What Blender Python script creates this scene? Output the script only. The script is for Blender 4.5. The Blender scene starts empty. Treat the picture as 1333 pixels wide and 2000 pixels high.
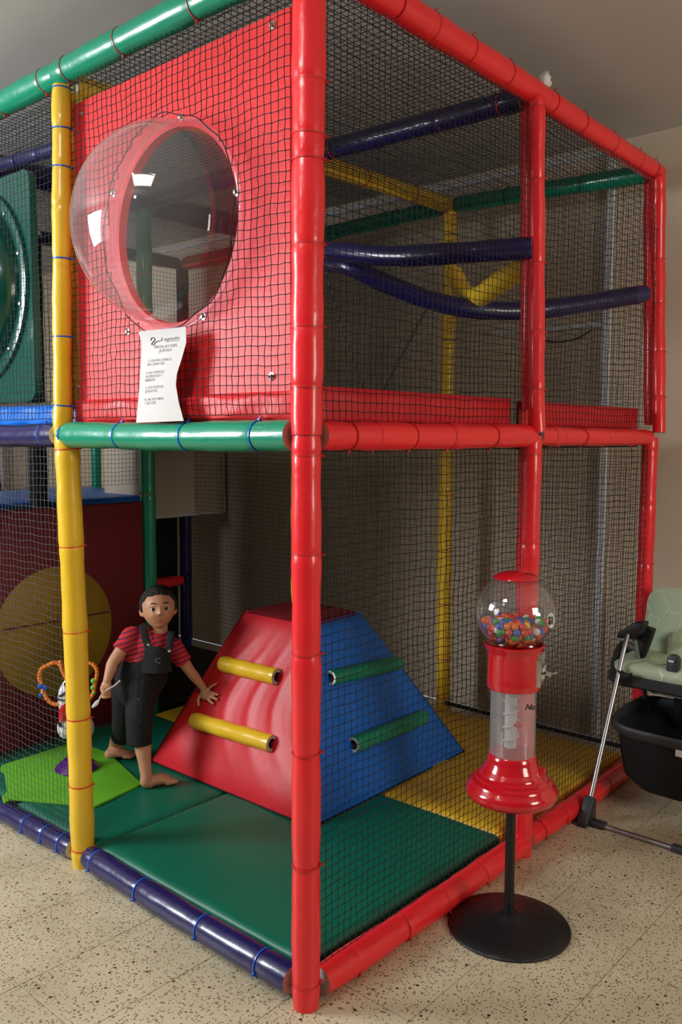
import bpy, bmesh, math, random
import numpy as np
from mathutils import Vector, Matrix
random.seed(7); rng = np.random.default_rng(7)
S = bpy.context.scene; COL = S.collection

# ------------------------------------------------------------------ camera
CX, CY, CZ, YAW, PIT, ROL, FPX = -1.7198, -1.6403, 1.6471, 0.7211, -0.0876, 0.0034, 1685.92
CP = np.array([CX, CY, CZ])
_f = np.array([math.cos(YAW)*math.cos(PIT), math.sin(YAW)*math.cos(PIT), math.sin(PIT)])
_r0 = np.array([math.sin(YAW), -math.cos(YAW), 0.0]); _u0 = np.cross(_r0, _f)
_r = math.cos(ROL)*_r0 + math.sin(ROL)*_u0; _u = -math.sin(ROL)*_r0 + math.cos(ROL)*_u0
cam_d = bpy.data.cameras.new('camera'); cam = bpy.data.objects.new('camera', cam_d); COL.objects.link(cam)
cam.matrix_world = Matrix(((_r[0], _u[0], -_f[0], CX), (_r[1], _u[1], -_f[1], CY), (_r[2], _u[2], -_f[2], CZ), (0, 0, 0, 1)))
cam_d.sensor_fit = 'VERTICAL'; cam_d.sensor_height = 24.0; cam_d.sensor_width = 16.0
cam_d.lens = FPX/2000*24.0; cam_d.clip_start = 0.02; S.camera = cam

def ray(x, y): return _f + _r*(x-666.5)/FPX - _u*(y-1000)/FPX
def on(ax, val, x, y):          # photo pixel -> point on an axis plane
    d = ray(x, y); i = 'xyz'.index(ax); return CP + d*((val-CP[i])/d[i])
def onp(P0, n, x, y):
    d = ray(x, y); n = np.array(n, float); return CP + d*((np.array(P0)-CP) @ n/(d @ n))
def dep(x, y, D): return CP + ray(x, y)*D
def projd(P):
    d = np.array(P, float)-CP; D = d @ _f
    return 666.5+FPX*(d @ _r)/D, 1000-FPX*(d @ _u)/D, D
def V(a): return Vector((float(a[0]), float(a[1]), float(a[2])))

# ------------------------------------------------------------------ world, lights, exposure
W = bpy.data.worlds.new('room_air'); S.world = W; W.use_nodes = True
W.node_tree.nodes['Background'].inputs[0].default_value = (0.75, 0.85, 1.0, 1)
W.node_tree.nodes['Background'].inputs[1].default_value = 0.6
S.view_settings.view_transform = 'Standard'; S.view_settings.look = 'None'
S.view_settings.gamma = 1.0; S.view_settings.use_curve_mapping = False
S.view_settings.exposure = 0.15
def area(name, loc, target, sx, sy, power, col):
    l = bpy.data.lights.new(name, 'AREA'); l.shape = 'RECTANGLE'; l.size = sx; l.size_y = sy; l.energy = power; l.color = col
    o = bpy.data.objects.new(name, l); COL.objects.link(o); o.location = loc
    o.rotation_euler = (Vector(target)-Vector(loc)).to_track_quat('-Z', 'Y').to_euler()
    return o
area('daylight_left_window', (-2.95, 3.0, 2.25), (0, 0.8, 1.5), 1.9, 1.4, 260, (0.93, 0.97, 1.0))
area('front_fill', (0.9, -4.2, 1.9), (2.2, -.6, 1.6), 1.6, 1.3, 72, (1.0, 0.9, 0.76))  # added fill light that brightens the right-hand wall
area('ceiling_light_panel', (-1.35, 0.15, 3.13), (-1.2, 0.2, 0), .6, .6, 24, (1.0, 0.95, 0.88))
area('daylight_far_window', (0.35, 6.0, 1.75), (1.5, 3.5, 1.5), 2.6, 1.3, 4, (1.0, 0.9, 0.72))
_l = bpy.data.lights.new('ceiling_bulb', 'POINT'); _l.energy = 9; _l.shadow_soft_size = 0.06; _l.color = (0.95, 0.97, 1.0)
_o = bpy.data.objects.new('ceiling_bulb', _l); COL.objects.link(_o); _o.location = (-2.3, 0.2, 2.95)

# ------------------------------------------------------------------ materials
def mat(name, col, rough=0.5, metal=0.0, bump=0.0, bscale=20, coat=0.0, var=0.0, vscale=3.0, stretch=None, trans=0.0, ior=1.45, spec=0.5, alpha=1.0, emit=0.0, sheen=0.0):
    m = bpy.data.materials.new(name); m.use_nodes = True; nt = m.node_tree; N = nt.nodes; L = nt.links
    b = N['Principled BSDF']; b.inputs['Base Color'].default_value = (*col, 1); b.inputs['Roughness'].default_value = rough
    b.inputs['Metallic'].default_value = metal; b.inputs['IOR'].default_value = ior
    b.inputs['Coat Weight'].default_value = coat; b.inputs['Coat Roughness'].default_value = 0.08
    b.inputs['Transmission Weight'].default_value = trans; b.inputs['Alpha'].default_value = alpha
    b.inputs['Specular IOR Level'].default_value = spec
    if emit: b.inputs['Emission Color'].default_value = (*col, 1); b.inputs['Emission Strength'].default_value = emit
    g = N.new('ShaderNodeNewGeometry'); src = g.outputs['Position']
    if stretch:
        mp = N.new('ShaderNodeMapping'); mp.inputs['Scale'].default_value = stretch; L.new(src, mp.inputs[0]); src = mp.outputs[0]
    if var:
        n = N.new('ShaderNodeTexNoise'); n.inputs['Scale'].default_value = vscale; n.inputs['Detail'].default_value = 4; L.new(src, n.inputs['Vector'])
        r = N.new('ShaderNodeValToRGB'); r.color_ramp.elements[0].position = .3; r.color_ramp.elements[1].position = .7
        r.color_ramp.elements[0].color = (*[c*(1-var) for c in col], 1); r.color_ramp.elements[1].color = (*[min(1, c*(1+var*.6)) for c in col], 1)
        L.new(n.outputs['Fac'], r.inputs[0]); L.new(r.outputs[0], b.inputs['Base Color'])
    if bump:
        n = N.new('ShaderNodeTexNoise'); n.inputs['Scale'].default_value = bscale; n.inputs['Detail'].default_value = 3; L.new(src, n.inputs['Vector'])
        bp = N.new('ShaderNodeBump'); bp.inputs['Strength'].default_value = bump; bp.inputs['Distance'].default_value = 0.01
        L.new(n.outputs['Fac'], bp.inputs['Height']); L.new(bp.outputs[0], b.inputs['Normal'])
    return m
RED = (0.88, 0.022, 0.03); YEL = (0.83, 0.52, 0.025); GRN = (0.0, 0.27, 0.15); NVY = (0.014, 0.011, 0.085)
vk = dict(rough=0.32, bump=0.35, bscale=14, var=0.06, coat=0.35)
M = {
 'red': mat('red_vinyl', RED, **vk), 'yellow': mat('yellow_vinyl', YEL, **vk), 'green': mat('green_vinyl', GRN, **vk), 'navy': mat('navy_vinyl', NVY, **vk),
 'blue': mat('blue_vinyl', (0.006, 0.16, 0.70), rough=.42, bump=.3, bscale=6, var=.08),
 'redmat': mat('red_upholstery', (0.62, 0.012, 0.022), rough=.42, bump=.35, bscale=7, var=.1),
 'greenmat': mat('green_mat_vinyl', (0.0, 0.12, 0.07), rough=.45, bump=.3, bscale=4, var=.1),
 'yellowmat': mat('yellow_mat_vinyl', (0.72, 0.42, 0.015), rough=.5, bump=.6, bscale=5, var=.1),
 'lime': mat('lime_foam', (0.12, 0.42, 0.012), rough=.7, bump=.2, var=.12),
 'redpanel': mat('red_panel_vinyl', (0.85, 0.03, 0.035), rough=.45, bump=.2, bscale=5, var=.05),
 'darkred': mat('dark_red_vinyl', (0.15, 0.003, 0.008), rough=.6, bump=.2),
 'net': mat('black_net_cord', (0.012, 0.012, 0.014), rough=.7), 'litnet': mat('lit_net_cord', (0.07, 0.07, 0.08), rough=.45),  # second cord is the black net painted paler for light on its strands
 'tieR': mat('red_cable_tie', (0.6, 0.03, 0.03), rough=.35), 'tieB': mat('blue_cable_tie', (0.01, 0.12, 0.65), rough=.3), 'tieN': mat('navy_cable_tie', (0.01, 0.02, 0.12), rough=.3),
 'tieM': mat('maroon_cable_tie', (0.4, 0.05, 0.05), rough=.3), 'tieO': mat('orange_red_cable_tie', (0.7, 0.07, 0.02), rough=.35),
 'foam': mat('grey_foam_core', (0.5, 0.48, 0.44), rough=.9, bump=.3, bscale=120), 'whitefoam': mat('white_foam_core', (0.75, 0.75, 0.72), rough=.9, bump=.3, bscale=120),
 'hole': mat('dark_bore', (0.012, 0.012, 0.012), rough=.9),
 'chrome': mat('chrome', (0.75, 0.75, 0.76), rough=.12, metal=1.0), 'steel': mat('dull_steel', (0.42, 0.42, 0.44), rough=.32, metal=.9),
 'chain': mat('dark_chain', (0.05, 0.05, 0.05), rough=.45, metal=.8),
 'paper': mat('white_paper', (0.66, 0.64, 0.63), rough=.8), 'ink': mat('grey_ink', (0.16, 0.15, 0.18), rough=.8), 'black': mat('black_plastic', (0.008, 0.008, 0.009), rough=.45),
 'blackmetal': mat('black_painted_iron', (0.01, 0.01, 0.011), rough=.38, bump=.25, bscale=90),
 'gloss_red': mat('red_enamel', (0.6, 0.008, 0.018), rough=.16, coat=.8),
 'greenplastic': mat('dark_green_plastic', (0.004, 0.085, 0.062), rough=.22, coat=.4, bump=.1, bscale=3),
 'wood': mat('deck_plywood', (0.05, 0.035, 0.03), rough=.8),
 'blackfabric': mat('black_fabric', (0.006, 0.006, 0.007), rough=.85, bump=.5, bscale=60),
 'whiteplastic': mat('white_plastic', (0.72, 0.74, 0.74), rough=.35), 'orange': mat('orange_plastic', (0.8, 0.2, 0.02), rough=.35),
 'purple': mat('purple_plastic', (0.07, 0.012, 0.16), rough=.2), 'toygreen': mat('green_plastic', (0.12, 0.5, 0.05), rough=.35),
 'toyblue': mat('blue_plastic', (0.01, 0.1, 0.5), rough=.35), 'toyyellow': mat('yellow_plastic', (0.8, 0.65, 0.03), rough=.35),
 'trunk': mat('white_trunking', (0.62, 0.64, 0.68), rough=.5), 'grey': mat('charcoal_plastic', (0.035, 0.037, 0.042), rough=.45),
}
def glass_mat(name, tint, rough=0.02, refl=1.0, haze=0.0):
    m = bpy.data.materials.new(name); m.use_nodes = True; nt = m.node_tree; N = nt.nodes; L = nt.links
    for n in list(N):
        if n.type != 'OUTPUT_MATERIAL': N.remove(n)
    out = [n for n in N if n.type == 'OUTPUT_MATERIAL'][0]
    t = N.new('ShaderNodeBsdfTransparent'); t.inputs[0].default_value = (*tint, 1)
    g = N.new('ShaderNodeBsdfGlossy'); g.inputs['Roughness'].default_value = rough; g.inputs['Color'].default_value = (refl, refl, refl, 1)
    lw = N.new('ShaderNodeLayerWeight'); lw.inputs['Blend'].default_value = .5
    pw = N.new('ShaderNodeMath'); pw.operation = 'POWER'; L.new(lw.outputs['Facing'], pw.inputs[0]); pw.inputs[1].default_value = 4.0
    ma = N.new('ShaderNodeMath'); ma.operation = 'MULTIPLY_ADD'; L.new(pw.outputs[0], ma.inputs[0]); ma.inputs[1].default_value = .7; ma.inputs[2].default_value = .05
    mx = N.new('ShaderNodeMixShader'); L.new(ma.outputs[0], mx.inputs[0]); L.new(t.outputs[0], mx.inputs[1]); L.new(g.outputs[0], mx.inputs[2])
    last = mx
    if haze:
        d = N.new('ShaderNodeBsdfDiffuse'); d.inputs[0].default_value = (.8, .8, .82, 1)
        m2 = N.new('ShaderNodeMixShader'); m2.inputs[0].default_value = haze; L.new(mx.outputs[0], m2.inputs[1]); L.new(d.outputs[0], m2.inputs[2]); last = m2
    L.new(last.outputs[0], out.inputs[0]); return m
M['acrylic'] = glass_mat('clear_acrylic_dome', (0.86, 0.86, 0.9), 0.03, 1.0, 0.09)
M['glass'] = glass_mat('clear_glass', (0.96, 0.96, 0.97), 0.01, 1.0, 0.02)
M['plexi'] = glass_mat('clear_tube_plastic', (0.9, 0.9, 0.92), 0.06, 1.0, 0.1)

def terrazzo():
    m = mat('terrazzo_tile', (0.5, 0.44, 0.31), rough=.38, bump=.05, bscale=40); nt = m.node_tree; N = nt.nodes; L = nt.links; b = N['Principled BSDF']
    g = N.new('ShaderNodeNewGeometry'); cur = None
    n = N.new('ShaderNodeTexNoise'); n.inputs['Scale'].default_value = 2.2; n.inputs['Detail'].default_value = 6; L.new(g.outputs['Position'], n.inputs['Vector'])
    r = N.new('ShaderNodeValToRGB'); r.color_ramp.elements[0].position = .32; r.color_ramp.elements[1].position = .68
    r.color_ramp.elements[0].color = (0.44, 0.38, 0.25, 1); r.color_ramp.elements[1].color = (0.60, 0.53, 0.37, 1); L.new(n.outputs['Fac'], r.inputs[0]); cur = r.outputs[0]
    for sc, thr, keep, c0, c1 in ((55, .27, .6, (.30, .22, .13), (.20, .15, .09)), (85, .33, .5, (.62, .57, .44), (.34, .17, .08)), (38, .2, .84, (.16, .06, .03), (.03, .02, .015)), (120, .34, .55, (.22, .19, .13), (.12, .09, .06))):
        v = N.new('ShaderNodeTexVoronoi'); v.inputs['Scale'].default_value = sc; L.new(g.outputs['Position'], v.inputs['Vector'])
        lt = N.new('ShaderNodeMath'); lt.operation = 'LESS_THAN'; L.new(v.outputs['Distance'], lt.inputs[0]); lt.inputs[1].default_value = thr
        sp = N.new('ShaderNodeSeparateColor'); L.new(v.outputs['Color'], sp.inputs[0])
        gt = N.new('ShaderNodeMath'); gt.operation = 'GREATER_THAN'; L.new(sp.outputs[0], gt.inputs[0]); gt.inputs[1].default_value = keep
        mu = N.new('ShaderNodeMath'); mu.operation = 'MULTIPLY'; L.new(lt.outputs[0], mu.inputs[0]); L.new(gt.outputs[0], mu.inputs[1])
        cm = N.new('ShaderNodeMix'); cm.data_type = 'RGBA'; L.new(sp.outputs[1], cm.inputs[0]); cm.inputs[6].default_value = (*c0, 1); cm.inputs[7].default_value = (*c1, 1)
        mx = N.new('ShaderNodeMix'); mx.data_type = 'RGBA'; L.new(mu.outputs[0], mx.inputs[0]); L.new(cur, mx.inputs[6]); L.new(cm.outputs[2], mx.inputs[7]); cur = mx.outputs[2]
    L.new(cur, b.inputs['Base Color']); return m
M['terrazzo'] = terrazzo()
M['grout'] = mat('dark_grout', (0.2, 0.17, 0.12), rough=.8)
M['wall_dim'] = mat('low_bounce_paint', (0.10, 0.09, 0.08), rough=.85)  # unseen left and front walls, darkened to cut bounced light
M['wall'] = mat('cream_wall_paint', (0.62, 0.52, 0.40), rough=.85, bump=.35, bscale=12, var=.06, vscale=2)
M['ceiling'] = mat('ceiling_paint', (0.56, 0.53, 0.50), rough=.9, bump=.1, var=.05, vscale=1)

# ------------------------------------------------------------------ mesh helpers
class MB:
    def __init__(s): s.v = []; s.f = []; s.m = []
    def add(s, vs, fs, mi=0):
        o = len(s.v); s.v += [tuple(map(float, p)) for p in vs]; s.f += [tuple(i+o for i in f) for f in fs]; s.m += [mi]*len(fs)
    def box(s, c, h, R=None, mi=0):
        R = np.eye(3) if R is None else np.array(R); c = np.array(c, float)
        vs = [c + R @ (np.array(q)*np.array(h)) for q in ((-1,-1,-1),(1,-1,-1),(1,1,-1),(-1,1,-1),(-1,-1,1),(1,-1,1),(1,1,1),(-1,1,1))]
        s.add(vs, [(0,3,2,1),(4,5,6,7),(0,1,5,4),(1,2,6,5),(2,3,7,6),(3,0,4,7)], mi)
    def tube(s, pts, rad, n=14, caps=True, side=None, mi=0):
        P = np.array(pts, float); K = len(P)
        if np.isscalar(rad): rad = [rad]*K
        T = np.gradient(P, axis=0); T /= np.linalg.norm(T, axis=1)[:, None]+1e-12
        a = np.array(side, float) if side is not None else (np.array([0, 0, 1.0]) if abs(T[0][2]) < .8 else np.array([1.0, 0, 0]))
        vs = []; fs = []
        for k in range(K):
            a = a - T[k]*(a @ T[k]); a /= np.linalg.norm(a)+1e-12; b = np.cross(T[k], a)
            ra, rb = (rad[k] if hasattr(rad[k], '__len__') else (rad[k], rad[k]))
            for j in range(n):
                t = 2*math.pi*j/n; vs.append(P[k]+a*math.cos(t)*ra+b*math.sin(t)*rb)
        for k in range(K-1):
            for j in range(n):
                j2 = (j+1) % n; fs.append((k*n+j, k*n+j2, (k+1)*n+j2, (k+1)*n+j))
        if caps: fs.append(tuple(range(n-1, -1, -1))); fs.append(tuple((K-1)*n+j for j in range(n)))
        s.add(vs, fs, mi)
    def lathe(s, prof, c=(0, 0, 0), n=32, ax=None, mi=0, closed=False):
        c = np.array(c, float); A = np.array(ax if ax is not None else (0, 0, 1), float); A /= np.linalg.norm(A)
        t0 = np.array([1.0, 0, 0]) if abs(A[0]) < .8 else np.array([0, 1.0, 0]); e1 = t0-A*(t0 @ A); e1 /= np.linalg.norm(e1); e2 = np.cross(A, e1)
        vs = []; fs = []
        for (r, z) in prof:
            for j in range(n): t = 2*math.pi*j/n; vs.append(c+A*z+(e1*math.cos(t)+e2*math.sin(t))*max(r, 1e-5))
        for k in range(len(prof)-1):
            for j in range(n): j2 = (j+1) % n; fs.append((k*n+j, k*n+j2, (k+1)*n+j2, (k+1)*n+j))
        s.add(vs, fs, mi)
    def sphere(s, c, r, nu=16, nv=10, mi=0, R=None):
        r = (r, r, r) if np.isscalar(r) else r; R = np.eye(3) if R is None else np.array(R); c = np.array(c, float); vs = []; fs = []
        for i in range(nv+1):
            ph = math.pi*i/nv
            for j in range(nu): t = 2*math.pi*j/nu; vs.append(c+R @ np.array((r[0]*math.sin(ph)*math.cos(t), r[1]*math.sin(ph)*math.sin(t), -r[2]*math.cos(ph))))
        for i in range(nv):
            for j in range(nu): j2 = (j+1) % nu; fs.append((i*nu+j, i*nu+j2, (i+1)*nu+j2, (i+1)*nu+j))
        s.add(vs, fs, mi)
    def ring(s, c, R, r, ax, n=28, m=6, mi=0):
        s.lathe([(R+r*math.cos(2*math.pi*k/m), r*math.sin(2*math.pi*k/m)) for k in range(m+1)], c, n, ax, mi)
    def grid(s, fn, nu, nv, mi=0):
        vs = [fn(i/nu, j/nv) for j in range(nv+1) for i in range(nu+1)]
        s.add(vs, [(j*(nu+1)+i, j*(nu+1)+i+1, (j+1)*(nu+1)+i+1, (j+1)*(nu+1)+i) for j in range(nv) for i in range(nu)], mi)
    def build(s, name, mats, parent=None, smooth=True, bevel=0, label=None, merge=False):
        me = bpy.data.meshes.new(name); me.from_pydata(s.v, [], s.f); mats = mats if isinstance(mats, (list, tuple)) else [mats]
        for m in mats: me.materials.append(M[m] if isinstance(m, str) else m)
        me.polygons.foreach_set('material_index', s.m)
        bm = bmesh.new(); bm.from_mesh(me)
        if merge or bevel: bmesh.ops.remove_doubles(bm, verts=bm.verts, dist=1e-5)
        if bevel: bmesh.ops.bevel(bm, geom=bm.edges, offset=bevel, segments=3, affect='EDGES', profile=.5)
        bmesh.ops.recalc_face_normals(bm, faces=bm.faces); bm.to_mesh(me); bm.free()
        if smooth:
            me.polygons.foreach_set('use_smooth', [True]*len(me.polygons))
            try: me.set_sharp_from_angle(angle=math.radians(40))
            except Exception: pass
        o = bpy.data.objects.new(name, me); COL.objects.link(o)
        if parent: o.parent = parent
        if label: o['label'] = label
        return o
def thing(name, label, cat, loc=(0, 0, 0), group=None):
    o = bpy.data.objects.new(name, None); COL.objects.link(o); o['label'] = label; o['category'] = cat; o.location = (0, 0, 0); o.empty_display_size = .05
    if group: o['group'] = group
    return o
def tag(o, label, cat, group=None):
    o['label'] = label; o['category'] = cat
    if group: o['group'] = group
    return o
def struct(o): o['kind'] = 'structure'; return o
def lerp(a, b, t): return np.array(a)*(1-t)+np.array(b)*t
def smoothpath(pts, n):
    P = [np.array(p, float) for p in pts]; P = [2*P[0]-P[1]]+P+[2*P[-1]-P[-2]]; out = []
    K = len(P)-3
    for k in range(K):
        for i in range(n):
            t = i/n; p0, p1, p2, p3 = P[k:k+4]
            out.append(.5*((2*p1)+(-p0+p2)*t+(2*p0-5*p1+4*p2-p3)*t*t+(-p0+3*p1-3*p2+p3)*t**3))
    out.append(P[-2]); return out

# ------------------------------------------------------------------ room
XB, YF, XL, YN, ZC = 2.68, 6.3, -3.1, -4.4, 3.17
b = MB(); b.box(((XB+XL)/2, (YF+YN)/2, -.06), ((XB-XL)/2, (YF-YN)/2, .05)); fl = struct(b.build('floor', 'grout', smooth=False))
TS = .325; tb = MB(); h = TS/2-.0012; tb.v = []; tb.box((0, 0, -.006), (h, h, .006)); tile0 = None
for i in range(-9, 5):
    for j in range(-4, 16):
        x = 1.118+(i+.5)*TS; y = -.267+(j-1+.5-.0)*TS
        if x+TS/2 > XB: continue
        px, py, D = projd((x, y, 0))
        if D < .8 or px < -160 or px > 1500 or py > 2200: continue
        if x > .1+TS and y > .1+TS and x < 2.4-TS and y < 3.4: continue
        if tile0 is None: o = tb.build('tile', 'terrazzo', fl, smooth=False, bevel=.0008); tile0 = o
        else: o = tile0.copy(); COL.objects.link(o)
        o.location = (x, y, random.uniform(-.0004, .0003))
b = MB(); b.box(((XB+XL)/2, (YF+YN)/2, -.0115), ((XB-XL)/2, (YF-YN)/2, .0075)); o = b.build('floor_screed', 'terrazzo', fl, smooth=False)
b = MB(); b.box(((XB+XL)/2, (YF+YN)/2, ZC+.05), ((XB-XL)/2, (YF-YN)/2, .05)); struct(b.build('ceiling', 'ceiling', smooth=False))
def wallx(name, x, y0, y1, x2, m='wall'): b = MB(); b.box(((x+x2)/2, (y0+y1)/2, ZC/2), (abs(x2-x)/2, (y1-y0)/2, ZC/2)); return struct(b.build(name, m, smooth=False))
def wally(name, y, x0, x1, y2, m='wall'): b = MB(); b.box(((x0+x1)/2, (y+y2)/2, ZC/2), ((x1-x0)/2, abs(y2-y)/2, ZC/2)); return struct(b.build(name, m, smooth=False))
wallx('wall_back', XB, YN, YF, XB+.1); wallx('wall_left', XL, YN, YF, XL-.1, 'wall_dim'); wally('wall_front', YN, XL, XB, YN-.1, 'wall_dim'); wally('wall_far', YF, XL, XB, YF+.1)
# windows (frames with frosted panes) behind the left daylight lamp and the added front fill and in the far wall
def window(name, c, u, hu, hz, curt=False):
    c = np.array(c, float); u = np.array(u, float); n = np.cross(u, (0, 0, 1)); R = np.array([u, n, (0, 0, 1)]).T
    b = MB()
    for s in (-1, 1): b.box(c+u*s*hu, (.03, .03, hz+.03), R); b.box(c+np.array((0, 0, s*hz)), (hu+.03, .03, .03), R)
    for s in (-.33, .33): b.box(c+u*s*hu, (.02, .025, hz), R)
    w = struct(b.build(name, 'trunk', smooth=False)); 
    g = MB(); g.box(c, (hu, .004, hz), R); g.build('pane', M['skyglass'], w, smooth=False); return w
M['skyglass'] = mat('frosted_daylight_glass', (0.85, 0.92, 1.0), rough=.3, emit=.7)
window('window_1', (XL+.06, 3.0, 2.25), (0, 1, 0), .95, .7); window('fill_window', (0.9, YN+.06, 1.9), (1, 0, 0), .8, .65)  # the front one is unseen, added around the front fill light
w3 = window('window_3', (1.0, YF-.06, 1.75), (1, 0, 0), 1.3, .75)
b = MB()   # trunking on the back wall
pa = on('x', XB-.012, 1196, 330); 
b.box((XB-.012, (pa[1]+5.2)/2, on('x', XB-.012, 908, 360)[2]), (.012, (5.2-pa[1])/2, .011)); struct(b.build('trim_1', 'trunk', smooth=False))
zv = pa[1]; b = MB(); b.box((XB-.016, zv, 1.56), (.016, .017, 1.53)); struct(b.build('trim_2', 'trunk', smooth=False))
zh = on('x', XB-.014, 1130, 638)[2]; b = MB(); b.box((XB-.014, zv+.35, zh), (.013, .35, .012)); struct(b.build('trim_3', 'trunk', smooth=False))
b = MB(); q = [on('x', XB-.02, *p) for p in ((1155, 645), (1130, 660), (1095, 668), (1062, 664), (1030, 655))]; b.tube(smoothpath(q, 5), .004, 8)
tag(b.build('hanging_cable', 'black'), 'thin black cable sagging below the white wall conduit', 'cable')
# pale pilaster strip of wall right of the conduit
# framed board on the back wall behind the climbing area
c = on('x', XB-.03, 440, 950)
b = MB(); b.box((2.33, 3.72, 1.75), (.33, .3, .68)); struct(b.build('trim_4', 'wall', smooth=False, bevel=.004))
b = MB(); b.box((2.33, 3.41, 1.065), (.33, .012, .008)); b.box((2.655, 3.41, 1.75), (.008, .012, .68)); struct(b.build('trim_5', 'trunk', smooth=False))

b = MB(); b.box((-1.35, .15, 3.155), (.33, .33, .013)); tag(b.build('ceiling_lamp', 'trunk', smooth=False, bevel=.004), 'flat square white ceiling lamp above the open floor', 'lamp')
# ------------------------------------------------------------------ play structure
PS = thing('play_structure', 'two-storey indoor play frame of padded red, yellow, green and navy tubes with black netting', 'play structure')
PX, PY, H1, H2 = 1.205, 1.19, 1.65, 2.9123
OV = {(0,0,0): (598,1964), (0,0,1): (599,851), (0,0,2): (605,None), (0,1,0): (163,1688), (0,1,1): (130,849), (0,1,2): (124,141), (1,0,0): (1020,1668), (1,0,1): (1040,851), (1,0,2): (1045,181),
      (2,0,0): (1246,None), (2,0,1): (1271,854), (2,0,2): (1283,337), (2,1,0): (866,None), (2,1,1): (872,None), (2,1,2): (880,402), (2,0,1.01): (1276,854)}
def node(i, j, k):
    P = np.array([i*PX, j*PY, (0, H1, H2)[k]], float)
    if (i, j, k) in OV:
        x, y, D = projd(P); ox, oy = OV[(i, j, k)]; Q = dep(ox, oy if oy else y, D)
        if k == 0: Q = on('z', 0, ox, oy if oy else y)
        return Q
    return P
def sleeve(name, pts, r, m, ties=(), tm='tieR', label=None, n=20, ends='foam', wob=.0022, tail=(0, 0, 1), pinch=.002):
    P = np.array(smoothpath(pts, 12)) if len(pts) > 2 else np.array([lerp(pts[0], pts[1], t) for t in np.linspace(0, 1, 25)])
    d = np.concatenate([[0], np.cumsum(np.linalg.norm(np.diff(P, axis=0), axis=1))]); L = d[-1]
    ts = [t if t <= 1 else t/L for t in ties] if ties != 'auto' else []
    st = sorted(set(list(np.linspace(0, L, max(12, int(L/.045)))) + [min(L, max(0, t*L+e)) for t in ts for e in (-.03, -.014, -.006, 0, .006, .014, .03)]))
    Q = np.array([[np.interp(s_, d, P[:, a]) for a in range(3)] for s_ in st]); ph = rng.uniform(0, 6.28, 4)
    R = []
    for s_ in st:
        rr = r + wob*(.6*math.sin(s_*17+ph[0])+.4*math.sin(s_*41+ph[1]))
        for t in ts: rr -= pinch*math.exp(-((s_-t*L)/.011)**2)
        if s_ < .002 or s_ > L-.002: rr -= .003
        R.append(rr)
    b = MB(); b.tube(Q, R, n, caps=False)
    dirA = (Q[1]-Q[0]); dirA /= np.linalg.norm(dirA); dirB = (Q[-1]-Q[-2]); dirB /= np.linalg.norm(dirB)
    for c_, dd, rr in ((Q[0], dirA, R[0]), (Q[-1], -dirB, R[-1])):
        b.lathe([(rr, 0), (rr*.55, .0005), (rr*.5, .004), (.0001, .004)], c_, n, dd, mi=1)
    o = b.build(name, [m, ends], PS, label=label)
    for t in ts:
        c_ = np.array([np.interp(t*L, d, P[:, a]) for a in range(3)]); c2 = np.array([np.interp(min(L, t*L+.01), d, P[:, a]) for a in range(3)]); ax = c2-c_
        if np.linalg.norm(ax) < 1e-6: ax = dirB
        ax /= np.linalg.norm(ax); tb = MB(); rt = r-.0015
        ax = ax + rng.normal(0, .03, 3); ax /= np.linalg.norm(ax)
        tb.lathe([(rt-.001, -.0024), (rt+.0014, -.0024), (rt+.0014, .0024), (rt-.001, .0024)], c_, 26, ax)
        tl = np.array(tail, float); tl -= ax*(tl @ ax); tl /= np.linalg.norm(tl)+1e-9; s2 = np.cross(ax, tl)
        tb.box(c_+tl*(rt+.003), (.0038, .003, .004), np.array([s2, tl, ax]).T); tb.box(c_+tl*(rt+.008)+s2*.003, (.0015, .005, .0015), np.array([s2, tl, ax]).T)
        tb.build('cable_tie', tm, o)
    return o
r0 = .0435
N0, N1, N2 = node(0,0,0), node(0,0,1), node(0,0,2)
inR = np.array((.66, -.75, 0))
# --- posts
Z = lambda P, dz: np.array(P)+np.array((0, 0, dz))
def zt(P0, P1, pys, pxx=None):      # photo rows -> fractions along a post
    out = []
    for py in pys:
        best = min(np.linspace(0, 1, 400), key=lambda t: abs(projd(lerp(P0, P1, t))[1]-py)); out.append(float(best))
    return out
def zx(P0, P1, pxs): return [float(min(np.linspace(0, 1, 400), key=lambda t: abs(projd(lerp(P0, P1, t))[0]-px))) for px in pxs]
sleeve('post', [N0, Z(N1, -.0)], .0415, 'red', zt(N0, N1, (890, 1083, 1275, 1470, 1688, 1917)), 'tieR', 'red padded lower half of the front corner post', tail=inR)
sleeve('post', [Z(N1, .002), N2], .045, 'red', zt(N1, N2, (160, 264, 312, 478, 641, 757)), 'tieR', 'red padded upper half of the front corner post', tail=inR)
Y0, Y1, Y2 = node(0,1,0), node(0,1,1), node(0,1,2)
sleeve('post', [Y0, lerp(Y0, Y1, .5)+inR*.004, Z(Y1, 0)], .0445, 'yellow', zt(Y0, Y1, (877, 1065, 1232, 1402, 1532, 1655)), 'tieO', 'yellow padded lower half of the left post', tail=inR)
A0, A1 = dep(121, 825, projd(Y1)[2]-.02), dep(121, 168, projd(Y2)[2]-.02)
sleeve('post', [Z(Y1, 0)+_r*(-.013), lerp(A0, A1, .5), A1], .034, 'yellow', zt(A0, A1, (769, 640, 493, 396, 322, 249, 174)), 'tieB', 'yellow padded upper half of the left post', tail=inR)
Bq0, Bq1 = dep(141, 800, projd(Y1)[2]+.05), dep(146, 175, projd(Y2)[2]+.05)
sleeve('post', [Bq0, Bq1], .03, 'yellow', (), 'tieN', 'inner yellow foam strip behind the netting of the left post')
M0, M1, M2 = node(1,0,0), node(1,0,1), node(1,0,2)
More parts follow.
